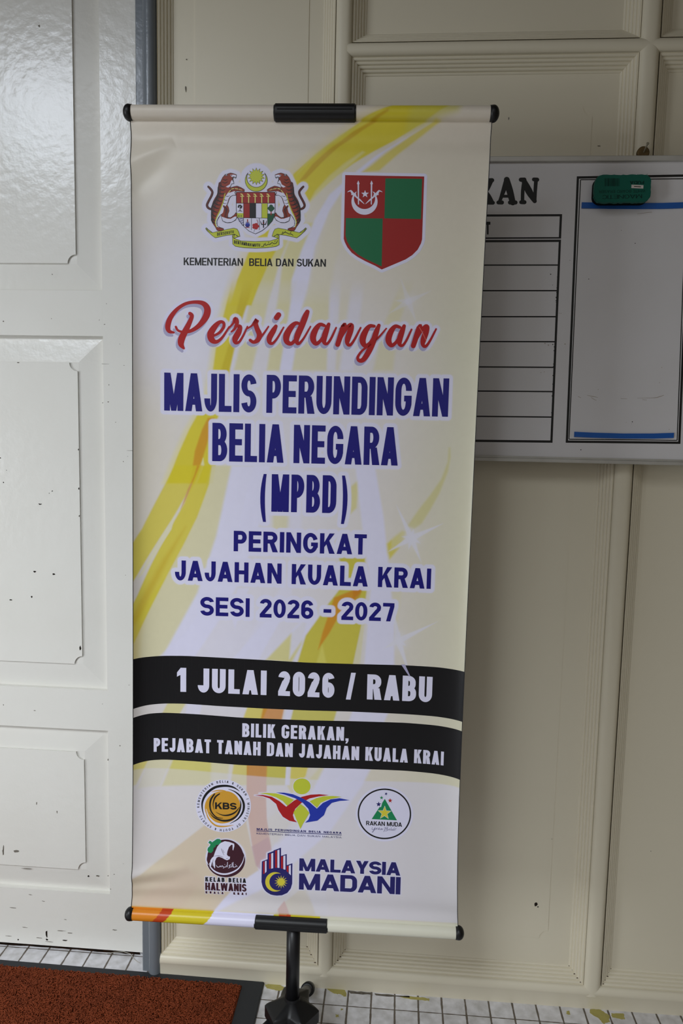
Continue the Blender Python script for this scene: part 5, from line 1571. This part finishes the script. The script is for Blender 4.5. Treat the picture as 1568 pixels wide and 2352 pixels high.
# pole: rises from the hub, grips the lower clamp and carries on behind the sheet to the top clamp
HZ = 0.150
clampP = BO + bx * float(uv_of(669, 2125)[0]) + bz * TB_
m = MB()
m.tube([(POLE[0], POLE[1], HZ - 0.01), (POLE[0], POLE[1], clampP[2] - 0.008)], 0.0126, 28)
m.build('pole', M_blk2, stand)
topP = BO + bx * float(uv_of(724, 255)[0]) + bz * (BH - TR_)
m = MB()
m.tube([(clampP[0], clampP[1] + 0.024, clampP[2] - 0.012), (topP[0], topP[1] + 0.024, topP[2] + 0.005)], 0.0078, 20)
m.box(topP[0] - 0.012, topP[0] + 0.012, topP[1] + 0.012, topP[1] + 0.032, topP[2] - 0.012, topP[2] + 0.008)
m.box(clampP[0] - 0.012, clampP[0] + 0.012, clampP[1] + 0.012, clampP[1] + 0.034, clampP[2] - 0.014, clampP[2] + 0.012)
m.build('rear_pole', M_blk2, stand)

# hub: flared collar, three lobes
hub = MB()
back_foot = onZ(708, 2283, 0.0)
a_back = math.atan2(-0.030 - POLE[1], back_foot[0] - POLE[0])
ANG = [a_back, a_back + math.radians(122), a_back - math.radians(122)]
nn = 120
def lobe_r(a, big, small):
    d = min(abs((a - g + math.pi) % (2 * math.pi) - math.pi) for g in ANG)
    if big < .02: return big
    hw = big * .52
    de = math.atan2(hw, big)
    if d <= de: return big / math.cos(d)
    return max(small, hw / math.sin(d), small + (big / math.cos(de) - small) * max(0, 1 - (d - de) / .46) ** 1.3)
levels = [(HZ + 0.012, 0.0142, 0.0142), (HZ + 0.006, 0.0150, 0.0150), (HZ + 0.0035, 0.021, 0.0190), (HZ - 0.001, 0.031, 0.0255), (HZ - 0.0055, 0.041, 0.0305), (HZ - 0.0075, 0.0446, 0.0325), (HZ - 0.0095, 0.0462, 0.0335), (HZ - 0.031, 0.0462, 0.0335), (HZ - 0.033, 0.044, 0.032)]
vs = []
for z, bg, sm in levels:
    for k in range(nn):
        a = 2 * math.pi * k / nn; r = lobe_r(a, bg, sm)
        vs.append((POLE[0] + r * math.cos(a), POLE[1] + r * math.sin(a), z))
fs = []
for i in range(len(levels) - 1):
    for k in range(nn):
        fs.append((i * nn + k, i * nn + (k + 1) % nn, (i + 1) * nn + (k + 1) % nn, (i + 1) * nn + k))
hub.add(vs, fs, True)
hub.add(vs[:nn], [tuple(range(nn))]); hub.add(vs[-nn:], [tuple(range(nn))])
ho = hub.build('hub', M_blk, stand)
md = ho.modifiers.new('edges', 'EDGE_SPLIT'); md.split_angle = math.radians(30)
a_front = a_back + math.pi
# lower sleeve with locking knob
m = MB(); m.tube([(POLE[0], POLE[1], HZ - 0.03), (POLE[0], POLE[1], 0.062)], 0.0105, 24)
m.build('lower_tube', M_blk2, stand)
m = MB()
kc = Vector((POLE[0] + 0.030 * math.cos(a_front), POLE[1] + 0.030 * math.sin(a_front), HZ - 0.030))
dirf = Vector((math.cos(a_front), math.sin(a_front), 0))
m.tube([kc - dirf * .02, kc, kc + dirf * .004, kc + dirf * .011, kc + dirf * .013], [.005, .006, .011, .011, .008], 14)
for k in range(6):
    a = 2 * math.pi * k / 6
    e = Vector((-dirf.y, dirf.x, 0)) * math.cos(a) * .0105 + Vector((0, 0, 1)) * math.sin(a) * .0105
    m.tube([kc + e + dirf * .003, kc + e + dirf * .0115], .0028, 8)
m.build('knob', M_blk, stand)
for sg in (-1, 1):
    g = a_front + sg * math.radians(31)
    rr_ = lobe_r(g, 0.0462, 0.0335)
    c = Vector((POLE[0] + rr_ * math.cos(g), POLE[1] + rr_ * math.sin(g), HZ - 0.021))
    d = Vector((math.cos(g), math.sin(g), 0))
    m = MB(); m.tube([c - d * .004, c + d * .0008, c + d * .0022], [.0034, .0034, .0018], 12)
    m.tube([c + d * .001, c + d * .0026], .0012, 6)
    m.build('screw', M_steel, stand)['label'] = 'bright steel hub screw'
for i, g in enumerate(ANG):
    d = Vector((math.cos(g), math.sin(g), 0))
    p0 = Vector((POLE[0], POLE[1], HZ - 0.022)) + d * 0.030
    reach = 0.200 if i == 0 else 0.190
    p1 = Vector((POLE[0], POLE[1], 0.0)) + d * reach; p1.z = 0.0165 if p1.x > -0.25 else 0.0285
    m = MB(); m.tube([p0, p1], 0.0095, 20)
    leg = m.build('leg', M_gtube if i == 0 else M_blk2, stand)
    if i == 0: leg['label'] = 'grey-looking rear leg reaching to the wall'
    t = (p1 - p0).normalized()
    m = MB(); m.tube([p1 - t * 0.022, p1 - t * .021, p1 + t * 0.004, p1 + t * 0.0075], [.0105, .0140, .0142, .0105], 24)
    m.build('foot_cap', M_blk, leg)
    m = MB()                                                     # brace from the lower sleeve to the leg
    mid = p0.lerp(p1, 0.45)
    m.tube([Vector((POLE[0], POLE[1], 0.068)) + d * 0.010, mid], 0.0035, 8)
    m.build('brace', M_blk2, stand)
# ------------------------------------------------------------------ whiteboard
WY = -0.026                                   # board face
wb = empty('whiteboard', (0.45, WY, 1.172))
tag(wb, 'white ruled notice board in an aluminium frame hung on the panelled wall', 'whiteboard')
M_board = mat('white_board_enamel', rgb(222, 220, 222), 0.32, 0.45, mottle=(7, 0.14, rgb(190, 184, 178)))
M_alu = mat('dull_aluminium', rgb(196, 194, 188), 0.42, 0.5, metal=0.35, mottle=(14, 0.4, rgb(150, 144, 132)))
M_line = mat('board_black_line', rgb(22, 21, 20), 0.5, 0.4)
wx0, wx1 = -0.30, 0.95
wt, wbm = onY(1400, 357, WY - .006)[2], onY(1300, 1063, WY - .006)[2]
m = MB(); m.box(wx0 + .004, wx1 - .004, WY, WY + 0.008, wbm + .004, wt - .004)
bsurf = m.build('board_surface', M_board, wb)
fr_h = wt - onY(1400, 369.5, WY - .006)[2]
fr_b = onY(1300, 1050, WY - .006)[2] - wbm
for x0, x1, z0, z1_, nm in ((wx0, wx1, wt - fr_h, wt, 'frame_rail'), (wx0, wx1, wbm, wbm + fr_b * .62, 'frame_rail'), (wx0, wx0 + .012, wbm, wt, 'frame_rail'), (wx1 - .012, wx1, wbm, wt, 'frame_rail')):
    m = MB(); m.box(x0, x1, WY - .006, WY + .011, z0, z1_)
    m.build(nm, M_alu, wb, 0.0012)
m = MB(); m.box(wx0, wx1, WY - .003, WY + .0, wbm + fr_b * .62, wbm + fr_b); m.build('frame_lip', M_alu, wb, 0.0005)

wsurf = lambda X, Y, o: np.array([onY(x, y, WY - oo) for x, y, oo in zip(X, Y, o)])
zw1 = Z(1080, 320, 488 / 1568); zw2 = Z(1080, 700, 488 / 1568)
pr = Print('ruled_lines', 'black ruled boxes and columns on the board', wsurf)
L = lambda a, c, w: pr.brush([(a[0], a[1], w), (c[0], c[1], w)], K_line_, 1, smooth=1, cap=False)
K_line_ = M_line
for a, c, w in (((-500, 565), (676, 560), 16), ((-500, 732), (668, 727), 11), ((668, 553), (660, 732), 17), ((-500, 755), (668, 749), 17), ((-500, 929), (645, 928), 10), ((-500, 1117), (640, 1117), 10)):
    p_, q_ = zw1([a, c]); L(p_, q_, w * .3112)
p_, q_ = zw1([(660, 742)])[0], zw2([(597, 1018)])[0]; L(p_, q_, 5.2)
for a, c, w in (((-500, 88), (632, 88), 10), ((-500, 270), (625, 273), 10), ((-500, 455), (615, 462), 10), ((-500, 632), (605, 641), 10), ((-500, 818), (600, 829), 10), ((-500, 998), (605, 1010), 17)):
    p_, q_ = zw2([a, c]); L(p_, q_, w * .3112)
# double frame on the right
TL, BL_ = zw1([(793, 282)])[0], zw2([(711, 1010)])[0]
TRp, BRp = (1586.5, 402.6), (1559.5, 1017)
L((TL[0] - 2.4, TL[1]), (TRp[0], 403), 5.4); L((TL[0], TL[1] - 2.5), (BL_[0], BL_[1] + 2), 5.2); L((BL_[0] - 2.3, BL_[1]), (BRp[0] + 2.5, BRp[1]), 5.2); L((1584, 401), BRp, 5.2)
a_, b2_, c_, d_2 = zw1([(812, 298)])[0], zw2([(727, 992)])[0], (1554.5, 1011.5), (1577, 411)
L(a_, (1577.5, 410.5), 2.2); L(a_, b2_, 2.2); L(b2_, c_, 2.2); L(d_2, c_, 2.2)
rd = random.Random(3)
for _ in range(46):                             # flaking along the painted lines
    t = rd.random(); x = 1080 + (660 - 63 * t) * .3112; y = 551 + t * 464
    pr.disc(x + rd.uniform(-3, 1), y, rd.uniform(.6, 1.6), rd.uniform(.6, 1.8), K_line_, 1, 7)
pr.build(bsurf)
def board_letter(label, strokes):
    pr = Print('board_letter', label, wsurf)
    for st_ in strokes: pr.brush(zw1([(x, y, w * 1.2) for x, y, w in st_]), K_line_, 1, smooth=3)
    pr.build(bsurf)


board_letter('chunky black capital K, partly hidden by the banner', [[(20, 302, 26), (60, 302, 26)], [(42, 300, 30), (42, 466, 30)], [(20, 466, 26), (62, 466, 26)], [(60, 390, 26), (100, 360, 26), (128, 320, 24)], [(120, 302, 22), (160, 302, 26)], [(160, 300, 20), (128, 360, 26), (100, 400, 28)], [(90, 360, 26), (130, 420, 34), (160, 466, 26)], [(120, 466, 26), (166, 468, 24)]])
board_letter('chunky black capital A', [[(268, 298, 32), (250, 360, 30), (226, 430, 22), (212, 466, 20)], [(268, 298, 36), (290, 380, 42), (312, 466, 36)], [(206, 466, 24), (232, 466, 26)], [(292, 466, 26), (332, 466, 26)], [(240, 420, 18), (300, 420, 18)]])
board_letter('chunky black capital N', [[(372, 298, 26), (396, 300, 30)], [(398, 296, 24), (386, 380, 22), (384, 462, 22)], [(374, 464, 24), (398, 464, 26)], [(392, 300, 30), (430, 380, 44), (474, 456, 26)], [(468, 296, 24), (492, 298, 26)], [(484, 300, 24), (478, 380, 22), (476, 460, 18)]])
pr = Print('board_letter', 'small black capital T in the heading box', wsurf)
pr.poly(zw1([(85, 608), (147, 608), (147, 630), (85, 630)]), K_line_, 1); pr.poly(zw1([(122, 612), (134, 612), (134, 702), (122, 702)]), K_line_, 1)
pr.build(bsurf)
pr = Print('marker_stains', 'faint brown stains and specks on the board', wsurf)
M_stain = mat('faint_brown_stain', rgb(178, 168, 158), 0.5, 0.3)
S_ = lambda pts, mm=M_stain: pr.brush(zw2(pts), mm, 1, smooth=2)
S_([(860, 668, 2), (900, 676, 5), (940, 684, 2)]); S_([(890, 684, 3), (915, 700, 4), (930, 706, 2)]); S_([(795, 678, 4), (815, 686, 3)]); S_([(1230, 690, 2), (1330, 688, 3), (1380, 683, 6), (1425, 668, 4)]); S_([(1270, 700, 3), (1300, 703, 3)]); S_([(1110, 692, 3), (1155, 694, 2)])
for x, y, r in ((1194, 864, 4), (1190, 877, 2), (1150, 868, 2), (942, 625, 3), (1466, 920, 3), (1395, 575, 3), (520, 500, 3), (545, 495, 3), (550, 285, 5), (575, 298, 5), (607, 293, 4), (698, 290, 5), (655, 62, 3), (668, 64, 3), (815, 1070, 4), (252, 325, 2), (1412, 463, 3)):
    pr.disc(*zw2([(x, y)])[0], r * .3112, r * .3112, M_line if r in (4,) else M_stain, 2, 8)
for x, y, r in ((1113, 671, 2), (1215, 767, 3), (873, 1031, 3), (592, 996, 4), (734, 892, 2), (606, 1075, 2)): pr.disc(*zw1([(x, y)])[0], r * .4, r * .3112, M_line, 2, 8)
pr.brush(zw1([(1232, 550, 2), (1280, 544, 3), (1337, 537, 3)]), M_stain, 2, smooth=1)
pr.build(bsurf, into=bsurf)

# magnetic strips
M_strip = mat('blue_magnet_rubber', rgb(28, 92, 176), 0.45, 0.4)


def strip(name, px, hw, label):
    m = MB(); pts = [onY(x, y, WY) for x, y in px]
    n = len(pts); vs = []
    for p in pts:
        for dy in (0, -0.0022):
            vs += [(p[0], WY + dy - .0002, p[2] - hw), (p[0], WY + dy - .0002, p[2] + hw)]
    fs = []
    for i in range(n - 1):
        a = 4 * i; c = 4 * (i + 1)
        fs += [(a + 2, a + 3, c + 3, c + 2), (a, a + 2, c + 2, c), (a + 1, c + 1, c + 3, a + 3), (a, c, c + 1, a + 1)]
    fs += [(0, 1, 3, 2), (4 * n - 4, 4 * n - 2, 4 * n - 1, 4 * n - 3)]
    m.add(vs, fs)
    return tag(m.build(name, M_strip), label, 'magnetic strip')


strip('magnetic_strip', [(1335, 472), (1400, 473.5), (1460, 474), (1520, 473.5), (1555, 472.4), (1573, 471.6)], 0.0052, 'blue magnetic strip across the top of the whiteboard, under the green eraser')
strip('magnetic_strip', [(1318, 997.5), (1360, 999.5), (1430, 1001.5), (1500, 1001.5), (1546, 1000)], 0.0049, 'blue magnetic strip along the bottom of the right-hand box on the whiteboard')

# eraser
M_felt = mat('black_felt', rgb(14, 18, 17), 0.95, 0.1, bump=(300, .5, .002))
M_teal = mat('teal_fabric_cover', rgb(6, 92, 76), 0.6, 0.3, bump=(420, 0.35, 0.001))
M_eink = mat('eraser_dark_ink', rgb(6, 46, 40), 0.6, 0.2)
M_lab = mat('paper_price_label', rgb(206, 196, 190), 0.6, 0.2)
ec = onY(1428, 441, WY)
er = empty('whiteboard_eraser', (ec[0], WY, ec[2]))
tag(er, 'teal magnetic eraser with black felt stuck upside down near the top of the whiteboard', 'eraser')


def rrect(cx, cz, w, h, r, n=8, seed=None, amp=0):
    out = []; rd = random.Random(seed)
    for sx, sz, a0 in ((-1, -1, 180), (1, -1, 270), (1, 1, 0), (-1, 1, 90)):
        for k in range(n + 1):
            a = math.radians(a0 + 90 * k / n)
            out.append((cx + sx * (w / 2 - r) + r * math.cos(a), cz + sz * (h / 2 - r) + r * math.sin(a)))
    if amp:
        o2 = []
        for i, p in enumerate(out):
            q = out[(i + 1) % len(out)]; nseg = max(1, int(math.hypot(q[0] - p[0], q[1] - p[1]) / .004))
            for k in range(nseg):
                t = k / nseg; o2.append((p[0] + (q[0] - p[0]) * t + rd.uniform(-amp, amp), p[1] + (q[1] - p[1]) * t + rd.uniform(-amp, amp)))
        out = o2
    return out


p_tl, p_br = onY(1360, 411, WY), onY(1483, 473, WY)
fw, fh = p_br[0] - p_tl[0], p_tl[2] - p_br[2]
fcx, fcz = (p_br[0] + p_tl[0]) / 2, (p_tl[2] + p_br[2]) / 2
m = MB(); m.prism(rrect(fcx, fcz, fw, fh, .014), lambda p: (p[0], WY - .0004, p[1]), lambda p: (p[0], WY - .020, p[1]))
m.build('felt_pad', M_felt, er, 0.002)
EYF = WY - 0.028
q_tl, q_br = onY(1367, 401.5, EYF), onY(1492, 464, EYF)
cw, ch_ = q_br[0] - q_tl[0], q_tl[2] - q_br[2]
ccx, ccz = (q_br[0] + q_tl[0]) / 2, (q_tl[2] + q_br[2]) / 2
m = MB(); m.prism(rrect(ccx, ccz, cw, ch_, .013, seed=2, amp=.0007), lambda p: (p[0], WY - .019, p[1]), lambda p: (p[0], EYF, p[1]))
for (x, y) in ((1374, 468), (1389, 466), (1462, 401), (1484, 400)):
    a = onY(x, y, EYF + .004); m.tube([(a[0], EYF + .005, a[2] + (.004 if y > 430 else -.004)), (a[0] + .001, EYF + .002, a[2])], .0004, 5)
m.build('cover', M_teal, er, 0.0022)
esurf = lambda X, Y, o: np.array([onY(x, y, EYF - oo) for x, y, oo in zip(X, Y, o)])
pr = Print('cover_lettering', 'dark upside-down capitals reading MAGNETIC WHITE BOARD ERASER', esurf)
ze = Z(1340, 320, 228 / 1568)
def flip(text, a, c, h, s, gap=.12, b_=.14):   # reads upside down, so it runs from right to left
    textline(pr, text, ze([a])[0], ze([c])[0], -h, -h, M_eink, 1, s=s, b_=b_, gap=gap, lean=False)
flip('MAGNETIC', (922, 868), (290, 882), 9.0, .22, .10, .10)
flip('WHITE BOARD ERASER', (975, 795), (240, 806), 6.2, .14)
flip('FUDA', (955, 655), (728, 660), 7.2, .30, .06, .2)
flip('WD-1200', (955, 600), (725, 602), 3.6, .2) if False else None
pr.build(er)
pr = Print('bar_code', 'dark printed bar code', esurf)
rd = random.Random(8); x = 330
while x < 570:
    w = rd.choice((5, 8, 11)); pr.poly(ze([(x, 615), (x + w, 615), (x + w, 740), (x, 740)]), M_eink, 1); x += w + rd.choice((4, 6, 9))
pr.build(er)
pr = Print('price_label', 'small pale paper label', esurf)
pr.poly(ze([(755, 716), (944, 724), (941, 778), (752, 770)]), M_lab, 2)
pr.brush(ze([(795, 745, 12), (905, 750, 12)]), M_chip, 3, smooth=1, cap=False)
pr.build(er)

# nail and washer that hold the board
M_brass = mat('tarnished_brass', rgb(112, 92, 58), 0.5, 0.5, metal=0.6, mottle=(90, .6, rgb(70, 56, 38)))
M_nail = mat('painted_nail', rgb(150, 142, 122), 0.45, 0.5)
hc = onY(1478, 349, -0.012)
hk = empty('wall_hook', (hc[0], -0.006, hc[2])); tag(hk, 'brass washer with a bent nail on the post above the whiteboard', 'hook')
m = MB(); m.tube([(hc[0], -0.003, hc[2]), (hc[0], -0.0095, hc[2]), (hc[0], -0.0105, hc[2])], [.0112, .0112, .0095], 28)
m.build('washer', M_brass, hk)
m = MB(); a = onY(1478, 349, -.010); c = onY(1487, 330, -.028)
m.tube([(a[0], .004, a[2] - .001), (a[0], -.012, a[2]), ((a[0] + c[0]) / 2, -.019, (a[2] + c[2]) / 2), tuple(c)], .0014, 10)
dd = Vector(c) - Vector(a); dd.normalize()
m.tube([Vector(c) - dd * .0004, Vector(c) + dd * .0012], .0026, 14)
m.build('nail', M_nail, hk)

# ------------------------------------------------------------------ doormat
M_rub = mat('black_rubber_border', rgb(46, 48, 51), 0.6, 0.3, bump=(240, .2, .001))
M_pilebase = mat('rust_mat_backing', rgb(92, 40, 20), 0.95, 0.1)
M_pile = mat('rust_vinyl_loops', rgb(130, 60, 31), 0.7, 0.2, mottle=(25, .5, rgb(98, 44, 23)))
mtx1, mty1 = -0.2588, -0.0025
mtx0, mty0 = -1.25, -0.62
dm = empty('doormat', ((mtx0 + mtx1) / 2, (mty0 + mty1) / 2, 0)); tag(dm, 'rust brown loop doormat with a dark rubber border in front of the door', 'doormat')
bwid_b, bwid_r = 0.0185, 0.046
m = MB(); z = 0.0062
bo = [(mtx0, mty0), (mtx1 + .006, mty0), (mtx1, mty1), (mtx0, mty1 + .006)]
m.prism([(mtx0, mty0), (mtx1 + .004, mty0), (mtx1, mty1), (mtx0, mty1 + .011)], lambda p: (p[0], p[1], .0003), lambda p: (p[0], p[1], z))
m.build('rubber_border', M_rub, dm, 0.0025)
ax, ay = mtx1 - bwid_r, mty1 - bwid_b
m = MB(); m.prism([(mtx0 + .04, mty0 + .03), (ax + .002, mty0 + .03), (ax, ay), (mtx0 + .04, ay + .008)], lambda p: (p[0], p[1], .004), lambda p: (p[0], p[1], .0072))
m.build('pile_backing', M_pilebase, dm)
rg = np.random.RandomState(4)
NC, NS, NR = 44000, 5, 4
cx = rg.uniform(-1.0, ax - .003, NC); cy = rg.uniform(-0.36, 0.004, NC)
cx = np.concatenate([cx, rg.uniform(mtx0 + .045, ax - .003, 26000)]); cy = np.concatenate([cy, rg.uniform(mty0 + .035, -.36, 26000)])
cx = np.concatenate([cx, rg.uniform(mtx0 + .045, -1.0, 15000)]); cy = np.concatenate([cy, rg.uniform(-.36, 0.004, 15000)])
keep = cy < ay + .008 * (ax - cx) / (ax - mtx0) - .002
cx, cy = cx[keep], cy[keep]; NC = len(cx)
rad = rg.uniform(.0014, .0034, NC); ph = rg.uniform(0, 2 * np.pi, NC); az = rg.uniform(0, 2 * np.pi, NC); tl = rg.uniform(.2, 1.0, NC)
cz = rg.uniform(.0082, .0102, NC); thick = rg.uniform(.0007, .0011, NC)
tt = np.linspace(0, 1, NS)
ang = ph[:, None] + tt[None] * 3.6
lx = rad[:, None] * np.cos(ang) * 1.25; ly = rad[:, None] * np.sin(ang)
px_ = cx[:, None] + lx * np.cos(az)[:, None] - ly * np.sin(az)[:, None] * (1 - tl[:, None] * .5)
py_ = cy[:, None] + lx * np.sin(az)[:, None] + ly * np.cos(az)[:, None] * (1 - tl[:, None] * .5)
pz_ = cz[:, None] + ly * tl[:, None] * .9
cen = np.stack([px_, py_, pz_], -1)
tan = np.gradient(cen, axis=1); tan /= np.linalg.norm(tan, axis=-1, keepdims=True) + 1e-9
upv = np.array([0, 0, 1.0]); sd_ = np.cross(tan, upv); sd_ /= np.linalg.norm(sd_, axis=-1, keepdims=True) + 1e-9
u3 = np.cross(sd_, tan)
rings = np.stack([cen + (sd_ * math.cos(2 * math.pi * k / NR) + u3 * math.sin(2 * math.pi * k / NR)) * thick[:, None, None] for k in range(NR)], 2)
rings[..., 2] = np.maximum(rings[..., 2], .0073)
vv_ = rings.reshape(-1, 3)
base_ = np.arange(NC)[:, None, None] * NS * NR + np.arange(NS - 1)[None, :, None] * NR
kk = np.arange(NR)[None, None]
qq = np.stack([base_ + kk, base_ + (kk + 1) % NR, base_ + NR + (kk + 1) % NR, base_ + NR + kk], -1).reshape(-1, 4)
me = bpy.data.meshes.new('loop_pile')
me.vertices.add(len(vv_)); me.vertices.foreach_set('co', vv_.reshape(-1).astype(np.float32))
me.loops.add(qq.size); me.loops.foreach_set('vertex_index', qq.reshape(-1).astype(np.int32))
me.polygons.add(len(qq)); me.polygons.foreach_set('loop_start', (np.arange(len(qq)) * 4).astype(np.int32))
me.polygons.foreach_set('use_smooth', np.ones(len(qq), bool))
me.update(calc_edges=True); me.materials.append(M_pile)
pl = link('loop_pile', me, dm); pl['kind'] = 'stuff'

# loose strand on the tiles under the corner of the door
m = MB()
pts = [onZ(x, y, z) for x, y, z in ((243, 2191, .0012), (262, 2187, .003), (284, 2186, .005), (300, 2191, .004), (308, 2203, .003), (316, 2209, .0015), (322, 2212, .0009))]
m.tube([tuple(p) for p in pts], [.0005, .0007, .0007, .0007, .0007, .0006, .0004], 7)
tag(m.build('loose_thread', mat('pale_fibre', rgb(176, 170, 158), 0.7, 0.2)), 'thin pale curled thread lying on the floor tiles under the door corner', 'thread')
